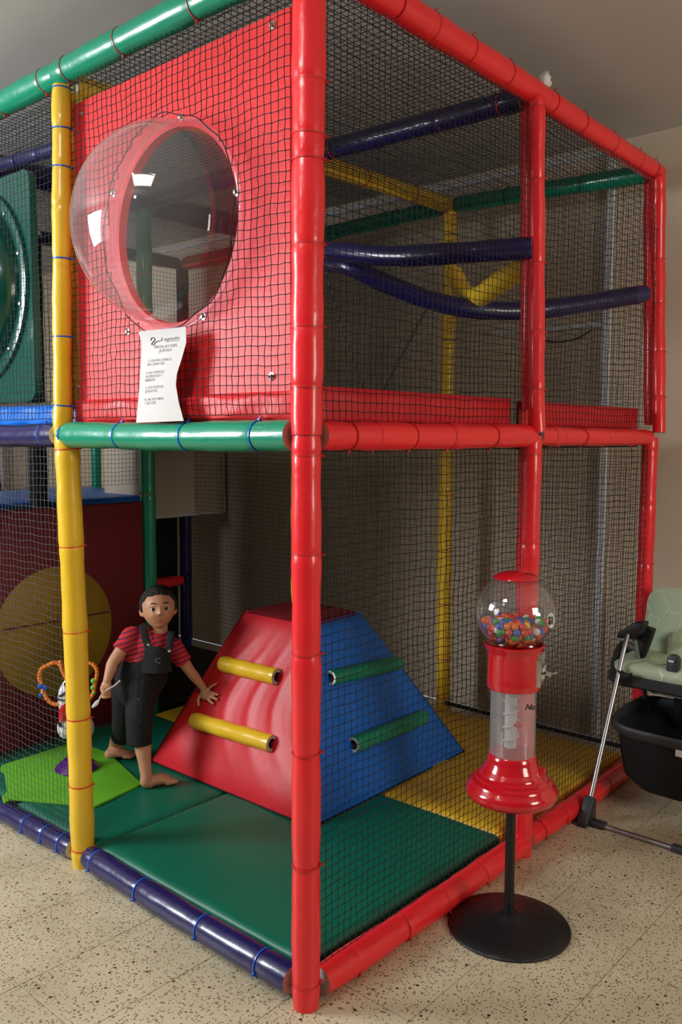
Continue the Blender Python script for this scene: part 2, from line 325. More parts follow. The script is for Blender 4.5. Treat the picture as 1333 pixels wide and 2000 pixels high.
sleeve('post', [M0, M1], .038, 'red', zt(M0, M1, (888, 1060, 1230, 1400)), 'tieR', 'red padded lower half of the middle post', tail=inR)
D_ = projd(M1)[2]
sleeve('post', [dep(1052, 845, D_-.03), dep(1049, 800, D_-.03), dep(1049, 500, D_-.03), dep(1049, 190, projd(M2)[2]-.03)], .0305, 'red', zt(M1, M2, (765, 646, 506, 338, 198)), 'tieR', 'red padded upper half of the middle post', tail=inR)
sleeve('post', [dep(1033, 800, D_+.05), dep(1033, 195, projd(M2)[2]+.05)], .031, 'red', (), 'tieR', 'inner red foam strip behind the netting of the middle post')
sleeve('post', [dep(1013, 1600, projd(M0)[2]+.07), dep(1030, 870, D_+.06)], .031, 'red', (), 'tieR', 'inner red foam strip behind the netting, lower middle post')
R0, R1, R2 = node(2,0,0), node(2,0,1), node(2,0,2)
sleeve('post', [R0, R1], .038, 'red', zt(R0, R1, (880, 985, 1100, 1250)), 'tieR', 'red padded lower half of the far right post', tail=inR)
D2 = projd(R1)[2]
sleeve('post', [dep(1288, 845, D2-.03), dep(1287, 560, D2-.03), dep(1288, 345, projd(R2)[2]-.03)], .031, 'red', zt(R1, R2, (780, 690, 590, 500, 362)), 'tieR', 'red padded upper half of the far right post', tail=inR)
sleeve('post', [dep(1272, 830, D2+.06), dep(1272, 350, projd(R2)[2]+.06)], .034, 'red', (), 'tieR', 'inner red foam strip behind the netting of the far right post')
B0, B1, B2 = node(2,1,0), node(2,1,1), node(2,1,2)
sleeve('post', [B0, Z(B1, -.05)], .042, 'yellow', zt(B0, B1, (953, 1067, 1172, 1281, 1360)), 'tieM', 'yellow padded lower post against the back wall', tail=inR)
sleeve('post', [B1, B2], .038, 'yellow', zt(B1, B2, (460, 560, 665)), 'tieN', 'yellow padded upper post against the back wall', tail=inR)
sleeve('post', [(PX, PY, .86), (PX, PY, H2)], .042, 'yellow', ())
sleeve('post', [(PX, 2*PY, 0), (PX, 2*PY, H1)], .042, 'green', (.35, .8), 'tieM', 'green padded inner post', tail=-inR)
sleeve('post', [(PX, 2*PY, H1), (PX, 2*PY, H2)], .042, 'green', (.3, .7), 'tieM', 'green padded inner upper post', tail=-inR)
sleeve('post', [(2*PX, 3*PY, 0), (2*PX, 3*PY, H2)], .045, 'navy', (.2, .5, .8), 'tieN', 'navy padded rear post', tail=inR)
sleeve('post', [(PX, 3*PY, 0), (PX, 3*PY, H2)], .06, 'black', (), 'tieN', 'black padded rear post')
sleeve('post', [(2*PX, 4*PY, 0), (2*PX, 4*PY, H2)], .042, 'green', (), 'tieN', 'green padded far post')
sleeve('post', [(2*PX, 2*PY, 0), (2*PX, 2*PY, H2)], .04, 'navy', ())
sleeve('post', [(0, 2*PY, 0), (0, 2*PY, H2)], .0435, 'yellow', (.2, .5, .8), 'tieO', 'yellow padded post beyond the left edge')
# --- crossbars
def bar(a, b_, r, m, ties, tm, label, g0=.045, g1=.045, tail=(0, 0, 1)):
    a = np.array(a, float); b_ = np.array(b_, float); u = (b_-a)/np.linalg.norm(b_-a)
    return sleeve('crossbar', [a+u*g0, lerp(a, b_, .5)+rng.normal(0, .003, 3), b_-u*g1], r, m, ties, tm, label, tail=tail)
K2 = .03
bar(N2, Y2, .045, 'green', zx(N2, Y2, (395, 250, 146)), 'tieM', 'green padded top rail above the dome panel', g1=-.03, g0=.02, tail=(0, 0, -1))
Y2b = dep(-130, 272, projd((0, 2*PY, H2))[2]-.0)
bar(Y2, (0, 2*PY, H2), .045, 'green', (.08, .35, .7), 'tieM', 'green padded top rail at the left edge', g0=.02, tail=(0, 0, -1))
bar(N2, M2, .0445, 'red', zx(N2, M2, (760, 830, 905, 980)), 'tieR', 'red padded top rail left of the middle post', g0=.03, g1=-.02, tail=(-.3, -.5, 1))
bar(M2, R2, .043, 'red', zx(M2, R2, (1070, 1130, 1190, 1240, 1270)), 'tieR', 'red padded top rail right of the middle post', g0=.02, g1=-.02, tail=(-.3, -.5, 1))
bar(N1, Y1, .046, 'green', zx(N1, Y1, (528, 382, 246, 135)), 'tieB', 'green padded middle rail below the dome panel', g0=.05, g1=-.005, tail=(0, 0, 1))
bar(Z(Y1, 0), (0, 2*PY, H1), .043, 'navy', (.08, .5), 'tieB', 'navy padded middle rail at the left edge', g0=.055)
bar(N1, M1, .0425, 'red', zx(N1, M1, (662, 712, 790, 870, 960)), 'tieR', 'red padded middle rail left of the middle post', g0=.05, g1=.02, tail=(0, 0, -1))
bar(M1, R1, .038, 'red', zx(M1, R1, (1068, 1085, 1130, 1175, 1235)), 'tieR', 'red padded middle rail right of the middle post', g0=.035, g1=.03, tail=(0, 0, -1))
fz = .045
bar(Z(N0, fz+.01), Z(Y0, fz), .045, 'navy', zx(Z(N0, fz), Z(Y0, fz), (535, 405, 275, 178)), 'tieB', 'navy padded floor rail at the open entrance', g0=.055, g1=.05, tail=(-1, 0, -.4))
bar(Z(Y0, fz), (0, 2*PY, fz), .043, 'navy', (.06, .17, .3, .5), 'tieB', 'navy padded floor rail at the left edge', g0=.06, tail=(-1, 0, -.4))
bar(Z(N0, fz), Z(M0, fz), .046, 'red', zx(Z(N0, fz), Z(M0, fz), (662, 770, 855, 935)), 'tieR', 'red padded floor rail left of the middle post', g0=.06, g1=.02, tail=(0, -1, -.5))
bar(Z(M0, fz+.01), Z(R0, fz), .044, 'red', zx(Z(M0, fz), Z(R0, fz), (1045, 1090, 1130, 1180)), 'tieR', 'red padded floor rail right of the middle post', g0=.03, g1=.03, tail=(0, -1, -.5))
bar((0, PY, H2-.03), B2-np.array((PX, 0, 0)), .042, 'yellow', (.4, .8), 'tieR', 'yellow padded top rail across the middle', tail=(0, 0, -1))
bar((PX, PY, H2), B2, .042, 'yellow', (.35, .7, .95), 'tieR', 'yellow padded top rail to the back post', g1=0, tail=(0, 0, -1))
bar(M2-np.array((0, 0, .01)), (PX, PY, H2), .044, 'navy', (.08, .33, .85), 'tieR', 'navy padded top rail from the middle post', g0=.05, tail=(0, 0, 1))
bar((PX, PY, H2), (PX, 2*PY, H2), .044, 'navy', (.3, .7), 'tieN', 'navy padded top rail further in')
bar(R2, B2, .044, 'green', (.3, .7), 'tieN', 'green padded top rail by the back wall', g0=.05)
bar(B2, (2*PX, 2*PY, H2), .044, 'green', (.3, .7), 'tieN', 'green padded top rail further along the back wall')
bar((2*PX, 2*PY, H2), (2*PX, 3*PY, H2), .05, 'red', (.3, .7), 'tieR', 'red padded top rail at the rear')
bar((0, 2*PY, H2), (PX, 2*PY, H2), .06, 'navy', (.5,), 'tieN', 'thick navy padded top rail seen through the dome')
bar((PX, 2*PY, H2), (2*PX, 2*PY, H2), .065, 'navy', (.5,), 'tieN', 'thick navy padded top rail by the green post')
bar((PX, 3*PY, H2), (2*PX, 3*PY, H2), .045, 'navy', (.5,), 'tieN', 'navy padded top rail at the rear')
bar((PX, 3*PY, 1.07), (2*PX, 3*PY, 1.07), .04, 'yellow', (.3,), 'tieM', 'yellow padded rail under the blue deck')
bar((PX, 3*PY, .55), (2*PX, 3*PY, .55), .04, 'red', (), 'tieM', 'low red padded rail at the rear')
p0, p1 = on('x', .1, 105, 291), on('x', .1, 0, 321)
bar(p0+(p0-p1)*.6, p1+(p1-p0)*1.2, .026, 'navy', (.3, .45), 'tieN', 'thin navy rail holding the green plastic panel', g0=0, g1=0)
# --- flexible sagging tubes
P11 = np.array((PX+.06, PY-.06, 2.50))
sleeve('sagging_tube', [P11, dep(640, 488, 3.75), dep(760, 500, 3.5), dep(900, 494, 3.3), dep(1040, 484, 3.22)], .041, 'navy', (), 'tieN', 'navy flexible foam tube, nearly straight', n=18)
D_m = projd(M2)[2]
lowt = [P11-np.array((0, 0, .05)), dep(680, 520, 3.75), dep(760, 556, 3.75), dep(860, 592, 3.75), dep(950, 606, 3.78), dep(1040, 606, 3.83), dep(1150, 592, 3.9), dep(1262, 573, 3.98)]
sleeve('sagging_tube', lowt, .041, 'navy', (), 'tieN', 'navy flexible foam tube with the deeper sag', n=18)
sleeve('sagging_tube', [dep(885, 535, 3.95), dep(905, 572, 3.85), dep(935, 580, 3.75), dep(968, 558, 3.6), dep(1045, 508, 3.3)], .045, 'yellow', (), 'tieM', 'yellow flexible foam tube behind the navy ones', n=18)
# --- chains
def chain(a, b_, n):
    bb = MB()
    for k in range(n):
        p = lerp(a, b_, (k+.5)/n); u = (np.array(b_)-a); L = np.linalg.norm(u)/n; u = u/np.linalg.norm(u)
        s = np.cross(u, (0, 0, 1.0)); s /= np.linalg.norm(s); t = np.cross(u, s); w = s if k % 2 else t
        q = [p+u*L*.62*math.cos(x)+w*.007*math.sin(x) for x in np.linspace(0, 2*math.pi, 9)]
        bb.tube(q, .0022, 5, caps=False)
    return bb.build('chain', 'chain', PS, label='black steel link chain')
ca = chain(dep(632, 520, 3.75), dep(714, 775, 3.8), 26); cb = chain(dep(838, 596, 3.75), dep(742, 775, 3.8), 24)
# --- decks
b = MB(); b.box((PX+.02, .6, H1-.02), (PX-.08, .56, .03)); b.build('deck', 'wood', PS, smooth=False, label='platform board between the two storeys')
b = MB(); b.box((PX, 2.38, H1-.02), (PX-.04, 1.15, .03)); b.build('deck', 'wood', PS, smooth=False)
b = MB(); b.box((PX+.0, 3*PY+.6, 1.17), (PX-.04, .62, .045)); b.build('deck', 'blue', PS, bevel=.02, label='blue padded lower deck')
def pad(a, b_, z0, z1, th, m, label, nrm):
    a = np.array(a, float); b_ = np.array(b_, float); n = np.array(nrm, float); bb = MB()
    def f(u, v): 
        w = (1-(2*u-1)**8)*(1-(2*v-1)**6)
        return lerp(a, b_, u)*np.array((1, 1, 0))+np.array((0, 0, z0+(z1-z0)*v))+n*(th*w+.004*math.sin(u*31+v*3)*w)
    bb.grid(f, 40, 8); bb.grid(lambda u, v: lerp(a, b_, u)*np.array((1, 1, 0))+np.array((0, 0, z0+(z1-z0)*v))-n*th*.5, 8, 2)
    for e in ((0, a), (1, b_)): pass
    return bb.build('edge_pad', m, PS, label=label)
pad((.07, .05, 0), (PX-.03, .05, 0), 1.672, 1.79, .02, 'redmat', 'red edge pad above the middle rail', (0, -1, 0))
pad((PX+.03, .05, 0), (2*PX-.04, .05, 0), 1.672, 1.785, .02, 'redmat', 'red edge pad right of the middle post', (0, -1, 0))
pad((.03, .06, 0), (.03, PY+.01, 0), 1.69, 1.775, .02, 'redpanel', 'red edge pad under the dome panel', (-1, 0, 0))
pad((.1, PY+.06, 0), (.1, 2*PY-.05, 0), 1.68, 1.765, .03, 'blue', 'glossy blue edge pad at the left edge', (-1, 0, 0))
b = MB(); a_, b_ = on('x', .1, 103, 789), on('x', .1, 0, 793); b.tube([a_, b_+(b_-a_)*1.2], .009, 10); b.build('rod', 'chrome', PS, label='bright metal rod below the green plastic panel')
# --- dome panel
DY, DZ, DR, PXX = .605, 2.305, .312, .03
def panel_with_hole(y0, y1, z0, z1, x, th, cy, cz, R, m, name, label, parent=PS, n=64):
    bb = MB(); ang = np.linspace(0, 2*math.pi, n+1)[:-1]
    def edge(t):
        dx, dz = math.cos(t), math.sin(t); k = min((y1-cy)/dx if dx > 1e-6 else 1e9, (y0-cy)/dx if dx < -1e-6 else 1e9, (z1-cz)/dz if dz > 1e-6 else 1e9, (z0-cz)/dz if dz < -1e-6 else 1e9); return cy+dx*k, cz+dz*k
    an = sorted(list(ang)+[math.atan2(zz-cz, yy-cy) % (2*math.pi) for yy in (y0, y1) for zz in (z0, z1)]); n = len(an); vs = []
    for X in (x, x+th):
        for t in an: vs.append((X, cy+R*math.cos(t), cz+R*math.sin(t)))
        for t in an: e = edge(t); vs.append((X, e[0], e[1]))
    fs = []
    for j in range(n):
        k = (j+1) % n; fs += [(j, k, n+k, n+j), (2*n+j, 3*n+j, 3*n+k, 2*n+k), (j, 2*n+j, 2*n+k, k), (n+j, n+k, 3*n+k, 3*n+j)]
    bb.add(vs, fs); return bb.build(name, m, parent, smooth=False, label=label)
WP = panel_with_hole(.09, 1.165, 1.757, 2.81, PXX, .03, DY, DZ, DR-.012, 'redpanel', 'wall_panel', 'red padded panel with the clear dome window')
b = MB(); prof = [(DR+.012, -.0035), (DR+.002, -.005)]+[(DR*math.cos(a)**.92 if a < 1.57 else 0, -.007-.30*math.sin(a)) for a in np.linspace(0, math.pi/2, 26)]
b.lathe([(r_, -z_) for r_, z_ in prof], (PXX-.002, DY, DZ), 56, (-1, 0, 0)); b.build('dome_window', 'acrylic', WP, label='clear bubble dome window')
def bolt(px, py, x=PXX, par=WP):
    p = on('x', x, px, py); bb = MB(); bb.lathe([(0, -.001), (.0125, -.001), (.0125, .0025), (.006, .0035), (.006, .011), (0, .012)], p, 14, (-1, 0, 0)); bb.build('bolt', 'chrome', par)
for q in ((533, 50), (355, 230), (463, 375), (398, 618), (250, 648), (532, 735), (160, 222), (153, 755), (222, 378)): bolt(*q)
# --- green plastic panel at the left edge
gy0 = 1.605; b = MB()
def rr_outline(y0, y1, z0, z1, rc, n=6):
    out = []
    for cy, cz, a0 in ((y1-rc, z1-rc, 0), (y0+rc, z1-rc, math.pi/2), (y0+rc, z0+rc, math.pi), (y1-rc, z0+rc, 1.5*math.pi)):
        for k in range(n+1): a = a0+math.pi/2*k/n; out.append((cy+rc*math.cos(a), cz+rc*math.sin(a)))
    return out
ol = rr_outline(gy0, 2*PY-.07, 1.785, 2.70, .05); n = len(ol); b.add([(.1, y, z) for y, z in ol]+[(.13, y, z) for y, z in ol], [tuple(range(n)), tuple(range(2*n-1, n-1, -1))]+[(j, n+j, n+(j+1) % n, (j+1) % n) for j in range(n)])
GP = b.build('plastic_panel', 'greenplastic', PS, label='dark green moulded plastic panel with a round bulge')
cyy, czz = 2.04, 2.27; b = MB()
b.lathe([(.41, 0), (.41, .015), (.395, .02), (.37, .02), (.355, .012)]+[(.35*math.cos(a), .012+.2*math.sin(a)) for a in np.linspace(0, math.pi/2, 14)], (.1, cyy, czz), 48, (-1, 0, 0)); b.build('bulge', 'greenplastic', GP)
for k in range(12):
    a = 2*math.pi*k/12+.25; bb = MB(); p = (.08, cyy+.383*math.cos(a), czz+.383*math.sin(a)); bb.lathe([(0, 0), (.009, 0), (.009, .006), (0, .008)], p, 10, (-1, 0, 0)); bb.build('bolt', 'chrome', GP)
# --- lower red wall with yellow round
RW = None
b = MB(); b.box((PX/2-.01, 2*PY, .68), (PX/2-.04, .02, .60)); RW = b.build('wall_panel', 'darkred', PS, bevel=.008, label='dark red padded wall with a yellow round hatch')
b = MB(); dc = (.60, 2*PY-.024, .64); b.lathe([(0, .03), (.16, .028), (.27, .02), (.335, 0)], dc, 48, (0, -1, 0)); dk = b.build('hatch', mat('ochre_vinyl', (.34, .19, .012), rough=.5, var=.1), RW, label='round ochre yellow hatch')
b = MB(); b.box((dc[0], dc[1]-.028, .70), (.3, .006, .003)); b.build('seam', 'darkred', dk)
b = MB(); b.box((PX, 3*PY+.05, .53), (PX-.05, .02, .5)); b.build('wall_panel', 'black', PS, bevel=.008, label='black sheet standing in for the dark below the blue deck')  # black sheet added to keep the space under the deck dark
b = MB(); b.box((.0, 2.5*PY, .85), (.02, PY/2-.06, .76)); b.build('wall_panel', 'darkred', PS, bevel=.008, label='unseen dark red light-blocking panel added beyond the left edge')  # out of view, added to block window light from the rear bays
b = MB(); b.box((.0, 2.5*PY, 2.3), (.02, PY/2-.06, .56)); b.build('wall_panel', 'blue', PS, bevel=.008)  # upper light blocker, also added out of view
b = MB(); b.box((.0, 3.5*PY, .85), (.02, PY/2-.06, .76)); b.build('wall_panel', 'black', PS, bevel=.008)  # further light blocker added out of view, one bay on
# --- nets
def net(name, O, U, Vv, lu, lv, cell, r=.0013, hole=None, wob=.006, nrm=None, m='net', knots=False, label=None, skew=0.0, cv=None, trim=None):
    O = np.array(O, float); U = np.array(U, float); Vv = np.array(Vv, float); Nn = np.cross(U, Vv); Nn /= np.linalg.norm(Nn)
    cv = cv or cell; nu = int(round(lu/cell)); nv = int(round(lv/cv)); ph = rng.uniform(0, 6.28, 8)
    u = np.linspace(0, lu, nu+1)[None, :].repeat(nv+1, 0); v = np.linspace(0, lv, nv+1)[:, None].repeat(nu+1, 1)
    env = (np.sin(np.pi*u/lu)*np.sin(np.pi*v/lv))**.3
    du = wob*env*(.5*np.sin(5.1*v+2.3*u+ph[0])+.3*np.sin(13*v-3*u+ph[1])+.25*np.sin(31*v+11*u+ph[2]))
    dv = wob*env*(.6*np.sin(4.7*u+1.3*v+ph[3])+.5*np.sin(11*u+4*v+ph[4])+.3*np.sin(37*u-9*v+ph[5]))
    dn = wob*.8*env*np.sin(3*u+2*v+ph[6])
    G = O+(u+du)[..., None]*U+(v+dv+skew*u)[..., None]*Vv+dn[..., None]*Nn
    G = G+rng.normal(0, .0009, G.shape)
    ok = np.ones((nv+1, nu+1), bool) if hole is None else ~hole(u, v, G)
    vs = []; qs = []; base = 0
    def strand(L, mask, a, c_):
        nonlocal base
        if len(L) < 2: return
        offs = [a*math.cos(t)*r+c_*math.sin(t)*r for t in (0.5, 2.6, 4.7)]
        Q = np.stack([L+o_ for o_ in offs], 1).reshape(-1, 3); vs.append(Q)
        k = np.arange(len(L)-1); k = k[mask[:-1] & mask[1:]]
        for j in range(3):
            j2 = (j+1) % 3; qs.append(np.stack([k*3+j, k*3+j2, (k+1)*3+j2, (k+1)*3+j], 1)+base)
        base += len(Q)
    for j in range(nv+1): strand(G[j], ok[j], Vv, Nn)
    for i in range(nu+1): strand(G[:, i], ok[:, i], U, Nn)
    if knots:
        K = G[ok]; s = r*2.0; offs = np.array([U*s, Vv*s, Nn*s, -U*s, -Vv*s, -Nn*s]); Q = (K[:, None]+offs[None]).reshape(-1, 3); vs.append(Q)
        k = np.arange(len(K))*6+base
        for t in ((0, 1, 3, 4), (1, 2, 4, 5), (0, 2, 3, 5)): qs.append(np.stack([k+q_ for q_ in t], 1))
        base += len(Q)
    Vt = np.concatenate(vs); F = np.concatenate(qs); me = bpy.data.meshes.new(name)
    me.vertices.add(len(Vt)); me.vertices.foreach_set('co', Vt.ravel()); me.loops.add(len(F)*4); me.loops.foreach_set('vertex_index', F.astype(np.int32).ravel())
    me.polygons.add(len(F)); me.polygons.foreach_set('loop_start', np.arange(0, len(F)*4, 4, dtype=np.int32)); me.polygons.foreach_set('loop_total', np.full(len(F), 4, np.int32))
    me.update(calc_edges=True); me.materials.append(M[m]); o = bpy.data.objects.new(name, me); COL.objects.link(o); o.parent = PS
    if label: o['label'] = label
    return o
CE = .028; X_, Y_, Z_ = (1, 0, 0), (0, 1, 0), (0, 0, 1)
zl = .1
net('safety_net', (.05, -.005, zl), X_, Z_, PX-.08, H1-.04-zl, CE, knots=True, label='black netting, lower bay beside the climbing block', wob=.007)
net('safety_net', (PX+.03, -.005, zl), X_, Z_, PX-.07, H1-.04-zl, CE, wob=.01, label='black netting, lower bay near the yellow mat')
net('safety_net', (.05, -.005, H1+.04), X_, Z_, PX-.07, H2-H1-.08, CE, knots=True, label='black netting, upper bay with the sagging tubes')
net('safety_net', (PX+.01, -.005, H1+.04), X_, Z_, PX-.03, H2-H1-.08, CE, wob=.009, label='black netting, upper bay by the far right post')
hd = lambda u, v, G: ((G[..., 1]-DY)**2+(G[..., 2]-DZ)**2 < (DR+.012)**2)
net('safety_net', (.0, .05, H1+.06), Y_, Z_, PY-.02, H2-H1-.09, .027, knots=True, hole=hd, label='black netting stretched over the red dome panel', wob=.008, r=.0014)
b = MB(); b.tube([(-.008+.004*math.sin(7*a), DY+(DR+.018+.006*math.sin(5*a+1)+.004*math.sin(13*a))*math.cos(a), DZ+(DR+.018+.006*math.sin(5*a+1)+.004*math.sin(13*a))*math.sin(a)) for a in np.linspace(0, 2*math.pi, 97)], .0018, 6, caps=False); b.build('net_edge_cord', 'net', PS, label='black cord edging the round net opening')
net('safety_net', (-.0, PY+.04, .09), Y_, Z_, PY-.1, H1-.12, CE, m='litnet', label='black netting painted paler as if lit, at the lower left edge', wob=.008, r=.0011)
net('safety_net', (.06, PY+.04, H1+.06), Y_, Z_, PY-.1, H2-H1-.1, CE, label='black netting around the green plastic panel')
net('safety_net', (2*PX-.03, .05, .1), Y_, Z_, PY-.06, H1-.14, CE, wob=.008, label='black netting by the back wall, lower')
net('safety_net', (2*PX-.03, .05, H1+.04), Y_, Z_, PY-.06, H2-H1-.08, CE, wob=.008, label='black netting by the back wall, upper')
net('safety_net', (2*PX-.03, PY+.05, .1), Y_, Z_, 2*PY-.1, H1-.14, .03, label='black netting further along the back wall, lower')
net('safety_net', (2*PX-.03, PY+.05, H1+.04), Y_, Z_, 2*PY-.1, H2-H1-.08, .03, label='black netting further along the back wall, upper')
net('safety_net', (.04, .03, H2-.02), X_, Y_, 2*PX-.08, PY-.05, CE, wob=.012, label='black netting roof over the front bays')
net('safety_net', (.02, PY+.02, H2-.02), X_, Y_, 2*PX-.05, 2*PY-.05, .03, wob=.012, label='black netting roof over the rear bays')
net('safety_net', (PX+.05, 3*PY, 1.3), X_, Z_, PX-.1, H2-1.35, .03, label='black netting at the rear')
net('safety_net', (.05, 3*PY, 1.3), X_, Z_, PX-.1, H2-1.35, .03)
b = MB(); b.tube([(2*PX-.03, .08, .1), (2*PX-.03, PY-.05, .1)], .012, 8); b.build('net_hem', 'net', PS, label='black hem along the bottom of the rear net')

# ------------------------------------------------------------------ mats
def matt(name, x0, x1, y0, y1, z0, z1, m, label, wr=.004, sag=0):
    b = MB(); nx, ny = 36, 36; p = rng.uniform(0, 6.28, 4)
    def edge(u, v):
        e = min(u, 1-u, v, 1-v); L = .03; return min(1, e*min(x1-x0, y1-y0)/L)
    def f(u, v):
        uu = .5-.5*math.cos(math.pi*u); vv = .5-.5*math.cos(math.pi*v); e = edge(uu, vv)
        x = x0+(x1-x0)*uu; y = y0+(y1-y0)*vv
        z = z1-.022*(1-math.sqrt(max(0, 1-(1-e)**2)))+wr*e*(math.sin(x*9+y*5+p[0])*.5+math.sin(x*21-y*13+p[1])*.3+math.sin(y*31+x*17+p[2])*.15)
        return (x, y, z)
    b.grid(f, nx, ny)
    per = [(x0, y0), (x1, y0), (x1, y1), (x0, y1)]
    zt_ = z1-.022
    b.add([(x, y, zt_) for x, y in per]+[(x, y, z0) for x, y in per], [(j, j+4, (j+1) % 4+4, (j+1) % 4) for j in range(4)]+[(4, 5, 6, 7)])
    o = b.build(name, m); return tag(o, label, 'mat')
matt('floor_mat', .055, 1.165, .06, 1.17, .004, .085, 'greenmat', 'dark green vinyl floor mat just inside the open entrance, in front of the climbing block')
matt('floor_mat', .055, 1.165, 1.175, 2.34, .004, .083, 'greenmat', 'dark green vinyl floor mat under the boy and the lime foam sheet')
matt('floor_mat', 1.17, 2.34, .06, 1.17, .004, .085, 'yellowmat', 'wrinkled yellow floor mat behind the gumball machine', wr=.009)
matt('floor_mat', 1.17, 2.34, 1.175, 2.30, .004, .083, 'yellowmat', 'yellow floor mat behind the climbing block, its corner showing beside the boy')
matt('floor_mat', 1.17, 2.34, 2.42, 3.4, .004, .083, 'black', 'black floor sheet standing in for the dark of the rear bay')  # black colour paints in the shade on the rear floor
LP = [on('z', .094, *p) for p in ((3, 1494), (150, 1447), (212, 1470), (278, 1530), (185, 1574), (60, 1563), (22, 1560), (8, 1568), (4, 1556), (14, 1545), (9, 1508), (0, 1503))]
b = MB(); n = len(LP); b.add([p for p in LP]+[p-np.array((0, 0, .01)) for p in LP], [tuple(range(n)), tuple(range(2*n-1, n-1, -1))]+[(j, n+j, n+(j+1) % n, (j+1) % n) for j in range(n)])
tag(b.build('foam_mat', 'lime', bevel=.002), 'lime green foam mat lying on the dark green mat at the left', 'mat')

# ------------------------------------------------------------------ climbing block
CB = thing('climbing_block', 'padded red and blue truncated pyramid with yellow and green foam rungs', 'climbing block')
zb, ztp = .088, .82
base = [np.array(p) for p in ((.70, .635, zb), (1.835, .645, zb), (1.80, 1.72, zb), (.70, 1.72, zb))]
top = [np.array(p) for p in ((1.03, .93, ztp), (1.39, .955, ztp), (1.37, 1.40, ztp), (1.03, 1.40, ztp))]
def face(a, b_, c_, d_, nu, nv, bulge, crease, out):
    nn = np.cross(b_-a, d_-a); nn /= np.linalg.norm(nn); nn = nn*(1 if nn @ np.array(out) > 0 else -1); bb = MB(); p = rng.uniform(0, 6.28, 5)
    def f(u, v):
        q = lerp(lerp(a, b_, u), lerp(d_, c_, u), v); e = (1-abs(2*u-1)**9)*(1-abs(2*v-1)**9)
        cr = crease*(abs(math.sin((u+.15*math.sin(v*5+p[0]))*17+p[1]))**6*math.sin(math.pi*v)**2+.6*math.sin(u*11+v*4+p[2])*math.sin(v*6+p[3]))
        return q+nn*((bulge*e)+cr*e-.012)
    bb.grid(f, nu, nv); return bb, nn
for (i, j, m, out, cr, lb) in ((3, 0, 'redmat', (-1, 0, 0), .006, 'red padded side'), (0, 1, 'blue', (0, -1, 0), .004, 'blue padded side'), (1, 2, 'yellowmat', (1, 0, 0), .004, None), (2, 3, 'greenmat', (0, 1, 0), .004, None)):
    bb, nn = face(base[i], base[j], top[j], top[i], 60, 40, .02, cr, out); bb.build('side_panel', m, CB, label=lb)
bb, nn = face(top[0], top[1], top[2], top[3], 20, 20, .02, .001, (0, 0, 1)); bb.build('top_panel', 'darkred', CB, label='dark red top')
bb = MB(); bb.add([p+np.array((0, 0, .001)) for p in base], [(0, 1, 2, 3)]); bb.build('base_panel', 'black', CB)
nR = np.array((-(ztp-zb), 0, .33)); nR /= np.linalg.norm(nR); nB = np.array((0, -(ztp-zb), .30)); nB /= np.linalg.norm(nB)
def rung(p0, p1, P0, nn, m, em, lab, r=.038, tiem=None):
    a = onp(P0, nn, *p0)+nn*r*.55; b_ = onp(P0, nn, *p1)+nn*r*.55; u = (b_-a)/np.linalg.norm(b_-a); bb = MB(); L = np.linalg.norm(b_-a)
    st = np.linspace(0, 1, 24); bb.tube([lerp(a, b_, t) for t in st], [r+.0012*math.sin(t*20)-(.004 if t in (0, 1) else 0) for t in st], 22, caps=False)
    o = bb.build('rung', m, CB, label=lab)
    for c_, dd in ((a, u), (b_, -u)):
        e = MB(); e.lathe([(r-.004, -.001), (r*.58, -.001), (r*.55, .012), (.0005, .06)], c_, 22, dd); e.lathe([(r*.55, .0), (r*.3, .02), (0.0005, .02)], c_, 22, dd, mi=1)
        e2 = e.build('foam_core', [em, 'hole'], o)
    if tiem:
        for t in (.3, .8): tt = MB(); tt.lathe([(r+.001, -.002), (r+.003, 0), (r+.001, .002)], lerp(a, b_, t), 22, u); tt.build('cable_tie', tiem, o)
PR = base[3]; PB = base[0]
rung((441, 1298), (548, 1324), PR, nR, 'yellow', 'foam', 'upper yellow foam rung on the red side')
rung((386, 1408), (538, 1454), PR, nR, 'yellow', 'foam', 'lower yellow foam rung on the red side')
rung((640, 1326), (772, 1297), PB, nB, 'green', 'whitefoam', 'upper green foam rung on the blue side', r=.036)
rung((684, 1456), (822, 1402), PB, nB, 'green', 'whitefoam', 'lower green foam rung on the blue side', r=.037, tiem='green')

# ------------------------------------------------------------------ paper notice
PN = thing('paper_notice', 'curled white paper of printed rules hanging below the dome window', 'notice')
pX = -.045
LE = [(825.7, 266), (763, 272), (697, 275.9), (669.5, 276.4), (647.5, 270.9)]; RE = [(822, 359), (785, 349), (752, 343.5), (730, 345.7), (702.5, 354.5), (669.5, 363.9), (638, 363.3)]
def edge_px(E_, v): 
    yb, yt = E_[0][0], E_[-1][0]; y = yb+(yt-yb)*v; ys = [e[0] for e in E_][::-1]; xs = [e[1] for e in E_][::-1]; return np.interp(y, ys, xs), y
def paper(u, v):      # u 0..1 left to right, v 0..1 bottom to top; a sheet with a roll to its right edge
    l, r_ = edge_px(LE, v), edge_px(RE, v); P = on('x', -.035, l[0]+(r_[0]-l[0])*u, l[1]+(r_[1]-l[1])*u); w = -.014*math.sin(3.4*v+.4)*u-.010*math.sin(math.pi*u)
    return CP+(P-CP)*(1+w/2.6)
b = MB(); b.grid(paper, 24, 36); b.grid(lambda u, v: paper(u, v)+np.array((.0008, 0, 0)), 24, 36); b.build('sheet', 'paper', PN)
